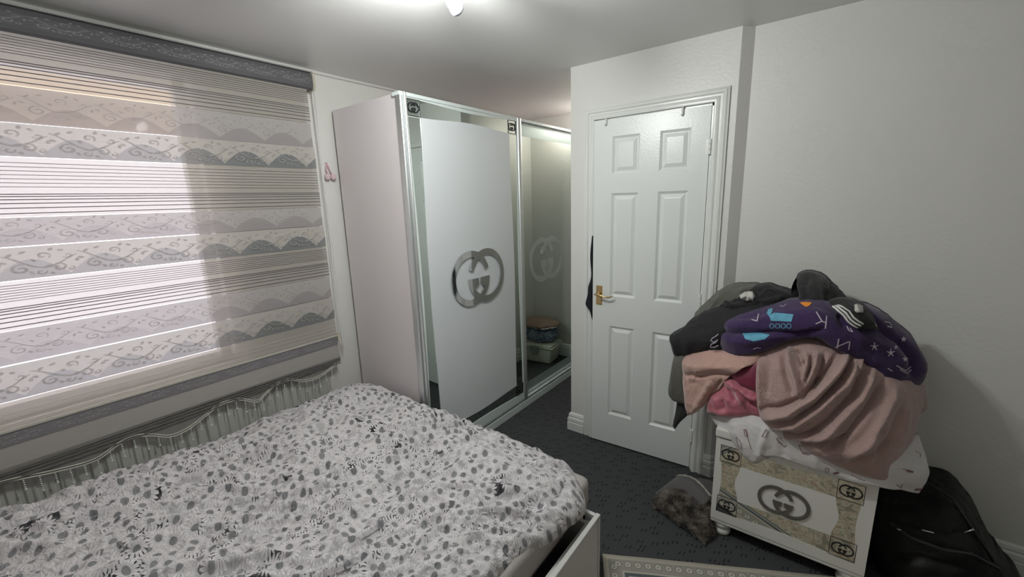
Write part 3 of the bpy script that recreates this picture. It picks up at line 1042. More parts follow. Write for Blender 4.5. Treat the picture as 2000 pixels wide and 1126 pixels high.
# radiator under the window
rad = thing('radiator', 'pale ribbed panel radiator on the wall below the blind', 'radiator', (WX + .03, .55, .12))
mb = MB().box((WX + .012, -.35, .14), (WX + .028, 1.22, .60))
mb.build('back_panel', m_radiator, rad)
mb = MB()
y = -.33
while y < 1.20:
    mb.prism([(WX + .028, y - .019), (WX + .036, y - .012), (WX + .036, y + .012), (WX + .028, y + .019)], lambda p: (p[0], p[1], .15), lambda p: (p[0], p[1], .59))
    y += .046
mb.build('ribs', m_radiator, rad, kind='stuff')
MB().box((WX + .010, -.36, .598), (WX + .044, 1.23, .606)).build('top_grille', m_radiator, rad)
for yb in (0, .9): MB().box((WX + .001, yb, .3), (WX + .012, yb + .05, .4)).build('bracket', m_radiator, rad)

# ------------------------------------------------------------------ bed
BX0, BX1, BYA, BYB = -2.24, -.70, -.62, 1.375
bed = thing('storage_bed', 'white storage bed with one side drawer pulled open', 'bed', ((BX0 + BX1) / 2, (BYA + BYB) / 2, 0))
m_bedw = mat('bed_white_laminate', (.60, .60, .575), .35)
mb = MB()
mb.box((BX0, BYA, 0), (BX0 + .02, BYB, .33)).box((BX0, BYB - .02, 0), (BX1 + .0, BYB, .33)).box((BX0, BYA, 0), (BX1, BYA + .02, .33))
mb.box((BX0, BYA, .30), (BX1, BYB, .33)).box((BX1 - .02, BYA, 0), (BX1, .10, .33)).box((BX1 - .02, 1.30, 0), (BX1, BYB, .33)).box((BX1 - .02, .10, 0), (BX1, 1.30, .04))
mb.build('bed_base', m_bedw, bed)
fx, fz = -.588, .385
dr = MB().box((fx - .018, .16, .045), (fx, 1.283, fz)).build('drawer', m_bedw, bed, bevel=.0025)
MB().box((fx - .25, 1.255, .06), (fx - .018, 1.270, fz - .045)).box((fx - .25, .18, .06), (fx - .018, .195, fz - .045)).box((fx - .25, .18, .06), (fx - .018, 1.27, .07)).build('drawer_box', m_bedw, dr, bevel=.001)
MB().box((fx - .048, .18, fz - .055), (fx - .018, 1.27, fz - .040)).build('inner_rail', m_bedw, dr, bevel=.001)
MB().box((fx - .13, 1.262, fz - .018), (fx - .018, 1.278, fz)).box((fx - .13, 1.262, fz - .10), (fx - .12, 1.278, fz)).build('side_rim', m_bedw, dr, bevel=.001)
MB().box((fx - .0005, 1.2625, .05), (fx + .0008, 1.2645, fz - .002)).build('edge_band', mat('edge_grey', (.25, .25, .24), .5), dr)  # thin grey line down the drawer front near its far end

# mattress
mb = MB().box((BX0 + .02, BYA + .02, .33), (BX1 + .030, BYB - .012, .465))
mb.build('mattress', mat('beige_mattress_cover', (.42, .39, .37), .85, bump=.25, bscale=40), None, bevel=.03, smooth=True, label='beige covered mattress showing between duvet and open drawer', cat='mattress')


def heap_surface(nx, ny, f):
    vs = [f(i / nx, j / ny) for i in range(nx + 1) for j in range(ny + 1)]
    fs = [(i * (ny + 1) + j, (i + 1) * (ny + 1) + j, (i + 1) * (ny + 1) + j + 1, i * (ny + 1) + j + 1) for i in range(nx) for j in range(ny)]
    return vs, fs


# duvet
def duvet():
    nx, ny = 300, 340
    OV = .012
    x0, x1, y0, y1 = -2.275, -.605, -.64, 1.395
    cx, cy, hx_, hy_ = (x0 + x1) / 2, (y0 + y1) / 2, (x1 - x0) / 2, (y1 - y0) / 2
    vs, uvs = [], []
    for i in range(nx + 1):
        for j in range(ny + 1):
            s, t = -1 + 2 * i / nx, -1 + 2 * j / ny
            # paper coordinates, metres
            u_, v_ = s * (hx_ + OV), t * (hy_ + OV)
            # rounded rectangle: distance from the edge
            rr = .26
            ax, ay = abs(s) * (hx_ + OV), abs(t) * (hy_ + OV)
            px_ = math.copysign(min(ax, hx_), s)
            py_ = math.copysign(min(ay, hy_), t)
            # corner rounding
            qx, qy = abs(px_) - (hx_ - rr), abs(py_) - (hy_ - rr)
            if qx > 0 and qy > 0:
                m = max(qx, qy)
                l = math.hypot(qx, qy)
                k = m / l
                px_ = math.copysign(hx_ - rr + qx * k, s)
                py_ = math.copysign(hy_ - rr + qy * k, t)
                dist = rr - m
            else:
                dist = min(hx_ - abs(px_), hy_ - abs(py_))
            over = max(0, ax - hx_, ay - hy_)
            # roll over the edge
            R0 = .062
            if dist < R0:
                a = math.acos(max(-1, min(1, dist / R0)))
                zz = .50 - R0 + R0 * math.sin(PI / 2 - a + .0) if False else .50 - R0 + R0 * math.sqrt(max(0, 1 - (1 - dist / R0) ** 2))
            else:
                zz = .50
            zz -= over * 1.0
            cor = max(0, s) ** 6 * max(0, t) ** 8
            zz -= cor * .055 * max(0, 1 - dist / .06)
            X_, Y_ = cx + px_, cy + py_
            near = max(0, min(1, (1.22 - Y_) / .35))
            X_ -= max(0, s) ** 3 * .085 * near
            # hem tucks in under the bulge
            if over > 0:
                nxv = Vector((px_ / hx_ if ax > hx_ - .05 else 0, py_ / hy_ if ay > hy_ - .05 else 0))
                if nxv.length > 0:
                    nxv.normalize()
                    X_ -= nxv.x * over * 1.1
                    Y_ -= nxv.y * over * .35
            # puff + folds
            pf = min(1, dist / .30)
            pf = pf * pf * (3 - 2 * pf)
            zz += .045 * pf + .055 * max(0, min(1, (.55 - Y_) / .6)) * max(0, min(1, (-1.5 - X_) / .5)) * min(1, dist / .10)
            p = Vector((X_, Y_, 0))
            w1 = noise.noise(Vector((X_ * 2.2, Y_ * 2.2, 5)))
            big = noise.noise(Vector((X_ * 3.1 + 3, Y_ * 2.4, 1))) * .024
            # creases run mostly from lower left to upper right of the view (along x + small y)
            c1 = X_ * .45 + Y_ * .9
            c2 = X_ * .9 - Y_ * .45
            r1 = 1 - abs(noise.noise(Vector((c2 * 11 + w1 * 2.0, c1 * 3.4, 2))))
            r2 = 1 - abs(noise.noise(Vector((c2 * 24 + w1 * 3, c1 * 9, 7))))
            r3 = noise.noise(Vector((X_ * 34, Y_ * 34, 3)))
            amp = .35 + .65 * min(1, dist / .12)
            zz += amp * (big + .032 * (r1 ** 4 - .4) + .017 * (r2 ** 4 - .4) + .004 * r3)
            if over == 0 and dist < .1:
                pass
            side = .010 * noise.noise(Vector((X_ * 9, Y_ * 9, zz * 4)))
            if dist < .08:
                X_ += side * (1 if s > 0 else -1)
                Y_ += side * .5
            vs.append((X_, min(Y_, 1.436), zz))
            uvs.append((u_ + 3, v_ + 3))
    fs = [(i * (ny + 1) + j, (i + 1) * (ny + 1) + j, (i + 1) * (ny + 1) + j + 1, i * (ny + 1) + j + 1) for i in range(nx) for j in range(ny)]
    me = bpy.data.meshes.new('duvet')
    me.from_pydata(vs, [], fs)
    ul = me.uv_layers.new(name='UVMap')
    li = np.empty(len(me.loops), dtype=np.int32)
    me.loops.foreach_get('vertex_index', li)
    ul.data.foreach_set('uv', np.array(uvs, dtype=np.float32)[li].ravel())
    me.polygons.foreach_set('use_smooth', [True] * len(me.polygons))
    me.materials.append(m_daisy)
    o = bpy.data.objects.new('duvet', me)
    md = o.modifiers.new('thick', 'SOLIDIFY')
    md.thickness = .02
    md.offset = -1
    return link(o, None, 'rumpled duvet printed with white and grey daisies, spread over the bed', 'duvet')


duvet()
# dark clothes inside the open drawer
puff('dark_clothing', mat('black_cotton', (.012, .012, .014), .9), (fx - .075, .72, .22), (.055, .50, .09), seed=3, rough=.01, label='black folded clothing lying in the open bed drawer', cat='clothing')

# ------------------------------------------------------------------ rug
rug = MB()
a = math.radians(28.2)
nx, ny = 60, 60
vs, fs = heap_surface(nx, ny, lambda s, t: (s * 1.25, t * 1.9, .006 + .0015 * noise.noise(Vector((s * 9, t * 9, 0)))))
rug.add(vs, fs)
ro = rug.build('area_rug', m_rug, None, smooth=True, label='beige patterned rug with a medallion border on the dark carpet', cat='rug')
ro.matrix_world = Matrix.Translation((-.665, 1.478, .002)) @ Matrix(((math.cos(a), math.sin(a), 0, 0), (math.sin(a), -math.cos(a), 0, 0), (0, 0, -1, .013), (0, 0, 0, 1)))
md = ro.modifiers.new('thick', 'SOLIDIFY')
md.thickness = .006
md.offset = 1

# ------------------------------------------------------------------ bedside chest
CXc = -.0335
chest = thing('bedside_chest', 'white gloss chest with mirrored border strips and interlocking ring emblem', 'bedside chest', (CXc, 2.08, 0))
cx0, cx1, cy0, cy1 = -.311, .244, 1.885, 2.285
MB().box((cx0 + .004, cy0 + .018, .085), (cx1 - .004, cy1, .50)).build('chest_body', m_nwhite, chest, bevel=.003)
MB().box((cx0 - .004, cy0 - .006, .507), (cx1 + .004, cy1, .545)).build('chest_top', m_nwhite, chest, bevel=.006)
MB().box((cx0, cy0 + .004, .068), (cx1, cy1, .085)).build('base_moulding', m_nwhite, chest, bevel=.004)
drw = MB().box((cx0, cy0 + .003, .088), (cx1, cy0 + .018, .500)).build('drawer_front', m_nwhite, chest, bevel=.002)
G = lambda o: (lambda p: (p[0], cy0 - o + .003, p[1]))
mb = MB().ringp(hourglass(cx0, cx1, .088, .500, 0), hourglass(-.291, .210, .131, .472, -.013), G(-.001), G(.002))
mb.build('front_frame', m_nwhite, drw)
MB().box((-.30, cy0 + .0015, .12), (.22, cy0 + .0025, .48)).build('mirror_border', mat('chest_mirror', (.70, .70, .66), .02, metal=1.0), drw)
mb = MB().prism(hourglass(-.208, .127, .218, .389, .0), G(0.0), G(.0015))
lp = []
for i in range(16): lp.append((-.208 + .335 * i / 16, .215))
for i in range(16): lp.append((.127 + .016 * math.sin(PI * i / 16) ** 2, .215 + .174 * i / 16))
for i in range(16): lp.append((.127 - .335 * i / 16, .389))
for i in range(16): lp.append((-.208 - .016 * math.sin(PI * i / 16) ** 2, .389 - .174 * i / 16))
mb = MB().prism(lp, G(0.0), G(.002))
mb.build('centre_panel', m_nwhite, drw)
for (xa, za) in ((-.290, .389), (.126, .389), (.127, .131), (-.289, .134)):
    t = .083
    mb = MB().ringp([(xa, za), (xa + t, za), (xa + t, za + t), (xa, za + t)], [(xa + .002, za + .002), (xa + t - .002, za + .002), (xa + t - .002, za + t - .002), (xa + .002, za + t - .002)], G(0), G(.0028))
    emblem(mb, lambda u, v, o: (xa + t / 2 + u, cy0 - o + .003, za + t / 2 + v), .0255, 0, .0028)
    mb.build('corner_tile', m_black, drw)
mb = MB()
emblem(mb, lambda u, v, o: (-.040 + u, cy0 - o + .003, .291 + v), .0655, .004, .008)
mb.build('emblem', mat('pewter', (.17, .165, .15), .35, metal=.7), drw, label='dull pewter grey interlocking ring emblem')
for (x_, y_) in ((cx0 + .045, cy0 + .045), (cx1 - .045, cy0 + .045), (cx0 + .045, cy1 - .045), (cx1 - .045, cy1 - .045)):
    MB().lathe([(.022, 0), (.034, .006), (.038, .018), (.034, .030), (.028, .036), (.036, .044), (.038, .055), (.034, .070)], (x_, y_, 0), n=24).build('foot', m_nwhite, chest, smooth=True)

# ------------------------------------------------------------------ cloth builder


def catmull(P, n):
    """P: (m, k) array -> n samples along the first axis"""
    m = len(P)
    out = []
    for i in range(n):
        t = i / (n - 1) * (m - 1)
        k = min(int(t), m - 2)
        f = t - k
        p0 = P[k - 1] if k > 0 else 2 * P[0] - P[1]
        p3 = P[k + 2] if k + 2 < m else 2 * P[-1] - P[-2]
        p1, p2 = P[k], P[k + 1]
        out.append(.5 * ((2 * p1) + (-p0 + p2) * f + (2 * p0 - 5 * p1 + 4 * p2 - p3) * f * f + (-p0 + 3 * p1 - 3 * p2 + p3) * f ** 3))
    return np.array(out)


def seg_dist(PX, PY, poly):
    best = np.full(PX.shape, 1e9)
    along = np.zeros(PX.shape)
    L = 0
    tot = sum(math.hypot(poly[i + 1][0] - poly[i][0], poly[i + 1][1] - poly[i][1]) for i in range(len(poly) - 1))
    for i in range(len(poly) - 1):
        x0, y0 = poly[i]
        x1, y1 = poly[i + 1]
        dx, dy = x1 - x0, y1 - y0
        l2 = dx * dx + dy * dy
        t = np.clip(((PX - x0) * dx + (PY - y0) * dy) / l2, 0, 1)
        d = np.hypot(PX - (x0 + t * dx), PY - (y0 + t * dy))
        m = d < best
        best = np.where(m, d, best)
        along = np.where(m, (L + t * math.sqrt(l2)) / tot, along)
        L += math.sqrt(l2)
    return best, along


def cloth(name, net, m, parent=None, folds=(), nse=.006, nsc=9.0, thick=.05, curl=.035, cw=.16, res=(64, 80), seed=0, drop=0.0, stretch=(1, 1, 1), **kw):
    """net: rows (top to bottom) of (px, py, Y). folds: (polyline px, sigma px, height m); + is a ridge toward the viewer"""
    net = np.array(net, float)
    nr, nc = res
    A = np.array([catmull(net[i], nc) for i in range(len(net))])          # rows x nc
    A = np.array([catmull(A[:, j], nr) for j in range(nc)]).transpose(1, 0, 2)
    P = np.zeros((nr, nc, 3))
    for i in range(nr):
        for j in range(nc):
            P[i, j] = at(*A[i, j])
    du = np.gradient(P, axis=1)
    dv = np.gradient(P, axis=0)
    nrm = np.cross(du, dv)
    nrm /= np.linalg.norm(nrm, axis=2, keepdims=True) + 1e-9
    if nrm[nr // 2, nc // 2, 1] > 0: nrm = -nrm
    PXX, PYY = A[:, :, 0], A[:, :, 1]
    hgt = np.zeros((nr, nc))
    for fo in folds:
        d, al = seg_dist(PXX, PYY, fo[0])
        tap = np.clip(np.minimum(al, 1 - al) * 6 + .25, 0, 1)
        hgt += fo[2] * np.exp(-(d / fo[1]) ** 2) * tap
    for i in range(nr):
        for j in range(nc):
            p = Vector(P[i, j] * np.array(stretch))
            hgt[i, j] += nse * (noise.noise(p * nsc + Vector((seed, 0, 0))) * 1.4 + .5 * noise.noise(p * nsc * 2.7 + Vector((0, seed, 0))) + .22 * noise.noise(p * nsc * 6.5 + Vector((0, seed, 3))))
    P = P + nrm * hgt[:, :, None]
    # rim rolls back
    ii = np.minimum(np.arange(nr), np.arange(nr)[::-1]) / (nr - 1)
    jj = np.minimum(np.arange(nc), np.arange(nc)[::-1]) / (nc - 1)
    D = np.minimum(ii[:, None] * 1.0, jj[None, :])
    t = np.clip(1 - D / cw, 0, 1)
    P[:, :, 1] += curl * (1 - np.sqrt(np.clip(1 - t ** 2, 0, 1)))
    mb = MB()
    front = P.reshape(-1, 3)
    back = P.copy()
    back[:, :, 1] = np.minimum(back[:, :, 1] + thick, 2.372)
    back[:, :, 1] = np.maximum(back[:, :, 1], P[:, :, 1] + .002)
    back = back.reshape(-1, 3)
    fs = []
    for i in range(nr - 1):
        for j in range(nc - 1):
            a_ = i * nc + j
            fs.append((a_, a_ + 1, a_ + nc + 1, a_ + nc))
    n0 = nr * nc
    fb = [tuple(n0 + k for k in f[::-1]) for f in fs]
    rim = [i * nc for i in range(nr)] + [(nr - 1) * nc + j for j in range(1, nc)] + [i * nc + nc - 1 for i in range(nr - 2, -1, -1)] + [j for j in range(nc - 2, 0, -1)]
    fr = [(rim[k], rim[(k + 1) % len(rim)], n0 + rim[(k + 1) % len(rim)], n0 + rim[k]) for k in range(len(rim))]
    mb.add([tuple(p) for p in front] + [tuple(p) for p in back], fs + fb + fr)
    o = mb.build(name, m, parent, smooth=True, **kw)
    bv = BVHTree.FromPolygons([Vector(p) for p in front], fs)
    return o, bv


ORG = Vector((0, 0, CAMZ))


def strokes(name, bv, polys, wd, m, parent, lift=.0022, closed_fill=()):
    """ribbons laid on a cloth surface; polys in photograph pixels, wd in metres"""
    mb = MB()
    for item in polys:
        poly, ww = (item, wd) if not (isinstance(item, tuple) and isinstance(item[1], float)) else item
        pts = []
        for i in range(len(poly) - 1):
            (x0, y0), (x1, y1) = poly[i], poly[i + 1]
            n = max(1, int(math.hypot(x1 - x0, y1 - y0) / 2.0))
            for k in range(n): pts.append((x0 + (x1 - x0) * k / n, y0 + (y1 - y0) * k / n))
        pts.append(poly[-1])
        H_ = []
        for p in pts:
            loc, nn, _, _ = bv.ray_cast(ORG, ray(*p))
            if loc is None: continue
            if nn.dot(ray(*p)) > 0: nn = -nn
            H_.append((loc + nn * lift, nn))
        if len(H_) < 2: continue
        vs = []
        n = len(H_)
        for i, (p, nn) in enumerate(H_):
            tt = H_[min(i + 1, n - 1)][0] - H_[max(i - 1, 0)][0]
            if tt.length < 1e-6: tt = Vector((1, 0, 0))
            sd = tt.normalized().cross(nn).normalized() * ww * .5
            vs += [p - sd, p + sd]
        mb.add(vs, [(2 * i, 2 * i + 1, 2 * i + 3, 2 * i + 2) for i in range(n - 1)])
    for poly in closed_fill:
        # filled patch: fan from the centre in rings
        cxp = sum(p[0] for p in poly) / len(poly)
        cyp = sum(p[1] for p in poly) / len(poly)
        base_ = []
        pp = []
        for i in range(len(poly)):
            (x0, y0), (x1, y1) = poly[i], poly[(i + 1) % len(poly)]
            n = max(1, int(math.hypot(x1 - x0, y1 - y0) / 4))
            for k in range(n): pp.append((x0 + (x1 - x0) * k / n, y0 + (y1 - y0) * k / n))
        vs = []
        ok = True
        K = 5
        for r_ in range(K + 1):
            for p in pp:
                q = (cxp + (p[0] - cxp) * r_ / K, cyp + (p[1] - cyp) * r_ / K)
                loc, nn, _, _ = bv.ray_cast(ORG, ray(*q))
                if loc is None:
                    ok = False
                    break
                if nn.dot(ray(*q)) > 0: nn = -nn
                vs.append(loc + nn * lift)
        if not ok: continue
        n = len(pp)
        mb.add(vs, [(r_ * n + i, r_ * n + (i + 1) % n, (r_ + 1) * n + (i + 1) % n, (r_ + 1) * n + i) for r_ in range(K) for i in range(n)])
    if mb.v:
        return mb.build(name, m, parent)


# ------------------------------------------------------------------ the pile of laundry on the chest
f_white = mat('printed_cotton_white', (.62, .60, .60), .85, bump=.25, bscale=60)
f_dusty = mat('dusty_pink_fleece', (.40, .275, .252), .95, sheen=.5, bump=.5, bscale=170)
f_peach = mat('peach_fleece', (.48, .305, .26), .95, sheen=.5, bump=.5, bscale=150)
f_mag = mat('magenta_velour', (.43, .13, .17), .55, sheen=.7, bump=.3, bscale=50, var=.25, vscale=14)
f_maroon = mat('dark_maroon', (.16, .015, .045), .5, sheen=.3)
f_purple = mat('purple_fleece', (.036, .017, .072), .95, sheen=.25, bump=.4, bscale=200)
f_black = mat('black_sweatshirt', (.007, .007, .009), .85, sheen=.08, bump=.2, bscale=150)
f_char = mat('charcoal_sweatshirt', (.022, .023, .023), .9, sheen=.12, bump=.2, bscale=150)
f_olive = mat('olive_grey_cotton', (.105, .103, .090), .85, sheen=.1, bump=.2, bscale=90)
f_lgrey = mat('pale_print', (.50, .46, .52), .8)
f_cyan = mat('cyan_print', (.10, .33, .46), .7, var=.35, vscale=60)
f_orange = mat('orange_print', (.85, .28, .03), .6, var=.3, vscale=80)
f_stripe = mat('white_stripe', (.62, .62, .60), .6)
f_off = mat('off_white_cotton', (.50, .49, .46), .8, bump=.3, bscale=70)

# heart of the pile: dark bundle against the wall
puff('clothes_bundle', f_black, (-.085, 2.19, .80), (.37, .13, .30), seed=2, rough=.02, label='dark bundle of clothes at the heart of the laundry pile, against the wall', cat='clothing')

pil, bv = cloth('printed_quilt', [
    [(1383, 812, 1.95), (1440, 806, 1.90), (1505, 806, 1.90), (1575, 820, 1.90), (1650, 835, 1.90), (1725, 845, 1.93), (1800, 862, 2.02)],
    [(1388, 822, 1.93), (1438, 830, 1.875), (1500, 838, 1.86), (1570, 862, 1.85), (1650, 885, 1.85), (1730, 905, 1.87), (1812, 905, 1.96)],
    [(1398, 834, 1.91), (1442, 858, 1.865), (1490, 866, 1.855), (1560, 888, 1.845), (1640, 912, 1.845), (1728, 932, 1.86), (1817, 938, 1.93)],
    [(1425, 846, 1.895), (1468, 908, 1.865), (1512, 896, 1.86), (1570, 914, 1.855), (1645, 938, 1.855), (1725, 954, 1.865), (1800, 972, 1.93)]],
    f_white, folds=[([(1500, 830), (1480, 895)], 7, .012), ([(1525, 850), (1530, 895)], 6, -.010), ([(1600, 860), (1590, 920)], 10, .008), ([(1430, 822), (1462, 895)], 8, .008), ([(1650, 930), (1760, 958)], 8, .010)],
    nse=.006, thick=.05, curl=.03, cw=.10, seed=11, label='white cotton quilt printed with small make-up motifs, draped over the chest top', cat='quilt')
ink = mat('plum_ink', (.20, .09, .12), .8)
for mot in ([[(1456, 838), (1460, 852), (1467, 876)], [(1453, 838), (1455, 850), (1461, 851), (1458, 838), (1453, 838)]],
            [[(1438, 855), (1443, 872), (1449, 878), (1448, 866), (1440, 853), (1438, 855)]], [[(1489, 851), (1497, 838), (1500, 842), (1495, 854), (1488, 851)]],
            [[(1516, 856), (1532, 872), (1537, 868), (1522, 854), (1516, 856)], [(1518, 862), (1530, 866)]],
            [[(1560, 868), (1590, 878), (1588, 886), (1566, 882), (1560, 868)], [(1566, 884), (1582, 888)]],
            [[(1485, 888), (1508, 895), (1524, 900)], ([(1510, 897), (1522, 896)], .006)],
            [[(1568, 912), (1574, 920), (1584, 916), (1580, 910)]], [[(1612, 914), (1614, 926), (1620, 914), (1611, 912)]], [([(1628, 924), (1638, 921)], .008)],
            [[(1662, 926), (1680, 934), (1690, 938)]], [([(1770, 918), (1783, 921)], .007), [(1762, 914), (1772, 918)]],
            [[(1750, 945), (1760, 952), (1762, 944)]], [([(1786, 955), (1800, 954)], .009)], [[(1786, 880), (1798, 886), (1796, 892)]]):
    strokes('printed_motif', bv, mot, .0022, ink, pil)

mg_, bvm = cloth('velour_cushion', [
    [(1430, 712, 1.99), (1460, 706, 1.96), (1500, 700, 1.95), (1560, 700, 1.95)],
    [(1410, 745, 1.93), (1440, 742, 1.90), (1490, 740, 1.89), (1560, 740, 1.90)],
    [(1380, 785, 1.90), (1425, 782, 1.875), (1480, 780, 1.87), (1560, 790, 1.88)],
    [(1372, 810, 1.92), (1420, 818, 1.885), (1480, 824, 1.88), (1560, 830, 1.89)]],
    f_mag, folds=[([(1415, 745), (1440, 762), (1452, 790)], 5, .022), ([(1425, 742), (1458, 772), (1482, 782)], 5, .024), ([(1422, 758), (1436, 785)], 4, -.016), ([(1438, 755), (1460, 782), (1478, 792)], 4, -.016), ([(1395, 775), (1402, 800), (1420, 812)], 6, .014), ([(1385, 800), (1410, 812)], 6, .01), ([(1410, 780), (1416, 800)], 4, -.012)],
    nse=.010, thick=.10, curl=.05, seed=21, label='magenta and pink velour cushion peeping out under the peach fleece', cat='cushion')
cloth('maroon_patch', [
    [(1420, 733, 1.895), (1450, 716, 1.885), (1482, 704, 1.885)],
    [(1432, 742, 1.875), (1460, 736, 1.868), (1484, 736, 1.868)],
    [(1442, 752, 1.875), (1468, 762, 1.862), (1485, 772, 1.866)]], f_maroon, mg_, nse=.004, thick=.02, curl=.02, res=(24, 24), seed=5, label='dark maroon patch on the upper part')  # dark maroon patch laid over the upper part of the cushion

fl, bv = cloth('peach_blanket', [
    [(1337, 700, 2.00), (1352, 688, 1.97), (1385, 684, 1.94), (1430, 690, 1.91), (1490, 694, 1.89)],
    [(1331, 722, 1.96), (1352, 722, 1.93), (1390, 722, 1.905), (1440, 712, 1.89), (1480, 712, 1.88)],
    [(1330, 750, 1.95), (1350, 750, 1.925), (1385, 745, 1.895), (1425, 728, 1.885), (1452, 722, 1.88)],
    [(1333, 785, 1.95), (1350, 782, 1.92), (1375, 772, 1.90), (1402, 750, 1.89), (1425, 738, 1.885)],
    [(1341, 816, 1.96), (1350, 814, 1.94), (1366, 803, 1.92), (1386, 782, 1.905), (1405, 765, 1.90)]],
    f_peach, folds=[([(1335, 708), (1365, 718), (1400, 716), (1475, 722)], 13, .030), ([(1335, 733), (1365, 734), (1400, 728), (1440, 733)], 5, -.022), ([(1390, 742), (1362, 790), (1348, 812)], 6, .012), ([(1410, 742), (1380, 785)], 4, -.012), ([(1345, 735), (1358, 738)], 6, .02), ([(1400, 716), (1410, 700)], 4, -.008)],
    nse=.007, nsc=14, thick=.05, curl=.04, cw=.12, seed=31, res=(70, 80), label='peach fleece blanket folded over at the left side of the pile', cat='blanket')

ds, bv = cloth('dusty_pink_blanket', [
    [(1476, 690, 1.93), (1520, 668, 1.93), (1575, 655, 1.95), (1640, 665, 1.96), (1700, 690, 1.98), (1765, 725, 2.03), (1812, 765, 2.12)],
    [(1474, 720, 1.88), (1520, 715, 1.86), (1575, 705, 1.85), (1640, 720, 1.86), (1700, 745, 1.90), (1760, 775, 1.96), (1808, 800, 2.08)],
    [(1476, 765, 1.85), (1525, 765, 1.83), (1580, 765, 1.81), (1645, 785, 1.82), (1705, 805, 1.85), (1755, 825, 1.91), (1795, 835, 2.02)],
    [(1480, 800, 1.845), (1530, 808, 1.82), (1590, 825, 1.80), (1655, 845, 1.80), (1705, 860, 1.83), (1750, 868, 1.88), (1786, 870, 1.98)],
    [(1484, 818, 1.86), (1535, 845, 1.835), (1595, 880, 1.82), (1655, 908, 1.82), (1705, 925, 1.835), (1742, 928, 1.88), (1770, 902, 1.96)],
    [(1490, 826, 1.88), (1540, 858, 1.86), (1598, 893, 1.85), (1658, 924, 1.845), (1708, 940, 1.86), (1738, 938, 1.90), (1762, 915, 1.97)]],
    f_dusty, folds=[
        ([(1655, 690), (1630, 730), (1590, 775), (1545, 805), (1490, 814)], 8, .044),
        ([(1638, 690), (1608, 733), (1568, 775), (1520, 796), (1490, 798)], 6, -.026),
        ([(1672, 700), (1650, 750), (1600, 800), (1555, 830), (1505, 834)], 7, .030),
        ([(1662, 698), (1640, 742), (1596, 788), (1550, 818)], 3.5, -.020),
        ([(1690, 715), (1668, 770), (1620, 820), (1570, 855)], 6, -.026),
        ([(1706, 722), (1680, 782), (1632, 832), (1585, 866)], 6, .020),
        ([(1730, 735), (1694, 800), (1655, 850), (1605, 884)], 6, -.020),
        ([(1748, 760), (1718, 822), (1684, 872), (1650, 900)], 8, .020),
        ([(1762, 790), (1740, 850), (1710, 900)], 6, -.012),
        ([(1543, 680), (1548, 710), (1558, 742), (1566, 785)], 5, .034),
        ([(1556, 688), (1566, 712), (1574, 700), (1560, 684), (1552, 690)], 3.5, -.022),
        ([(1572, 690), (1578, 712), (1570, 745)], 4, .026),
        ([(1596, 690), (1590, 720), (1578, 752)], 5, .030),
        ([(1586, 690), (1583, 715), (1574, 740)], 3, -.020),
        ([(1612, 690), (1604, 722), (1590, 752)], 4, -.020),
        ([(1528, 690), (1532, 730), (1546, 775)], 5, -.022),
        ([(1486, 700), (1482, 760), (1484, 808)], 7, .024),
        ([(1503, 700), (1498, 770)], 5, -.010),
        ([(1500, 842), (1560, 850), (1610, 842)], 4, -.020),
        ([(1520, 848), (1575, 856), (1640, 838)], 6, .018),
        ([(1540, 864), (1600, 868), (1660, 850)], 4, -.016),
        ([(1590, 880), (1650, 884), (1720, 852)], 8, .012),
        ([(1650, 905), (1700, 890), (1740, 860)], 6, -.010),
        ([(1770, 790), (1765, 840), (1750, 880)], 9, .014),
        ([(1690, 690), (1720, 705), (1745, 715)], 4, -.022),
        ([(1650, 675), (1680, 700), (1672, 730)], 5, .018)],
    nse=.005, nsc=8, thick=.09, curl=.05, cw=.07, seed=41, res=(150, 170), label='large dusty pink fleece blanket hanging in folds down the front of the pile', cat='blanket')
cloth('blanket_corner', [
    [(1775, 740, 2.10), (1800, 745, 2.12), (1812, 758, 2.16)],
    [(1775, 780, 2.10), (1800, 785, 2.12), (1818, 798, 2.16)],
    [(1775, 820, 2.10), (1790, 818, 2.12), (1800, 812, 2.16)]], f_dusty, ds, nse=.006, thick=.05, curl=.02, res=(20, 20), seed=2)

# olive jacket at the back left, with its hanging side
ol, bv = cloth('olive_jacket', [
    [(1352, 625, 2.13), (1366, 600, 2.13), (1392, 576, 2.14), (1425, 559, 2.15), (1465, 557, 2.16), (1500, 572, 2.18)],
    [(1340, 640, 2.09), (1368, 615, 2.09), (1400, 590, 2.09), (1435, 572, 2.10), (1470, 570, 2.12), (1510, 585, 2.14)],
    [(1335, 665, 2.08), (1372, 645, 2.07), (1410, 625, 2.07), (1445, 610, 2.08), (1480, 605, 2.10), (1520, 610, 2.12)]],
    f_olive, folds=[([(1385, 585), (1370, 612)], 4, -.012), ([(1425, 562), (1395, 590), (1380, 612)], 5, .012), ([(1445, 565), (1480, 562)], 5, .010)], nse=.008, nsc=12, thick=.06, curl=.03, seed=51, label='olive grey cotton jacket at the back left of the pile, next to the door frame', cat='jacket')
cloth('sleeve', [
    [(1316, 690, 2.03), (1335, 688, 2.01), (1352, 690, 2.02)],
    [(1309, 725, 2.02), (1328, 725, 2.00), (1348, 725, 2.01)],
    [(1302, 766, 2.02), (1322, 770, 2.00), (1346, 770, 2.01)],
    [(1312, 784, 2.03), (1326, 790, 2.01), (1346, 795, 2.02)]], f_olive, ol, folds=[([(1318, 700), (1312, 770)], 5, .01)], nse=.004, thick=.03, curl=.02, res=(30, 24), seed=7)
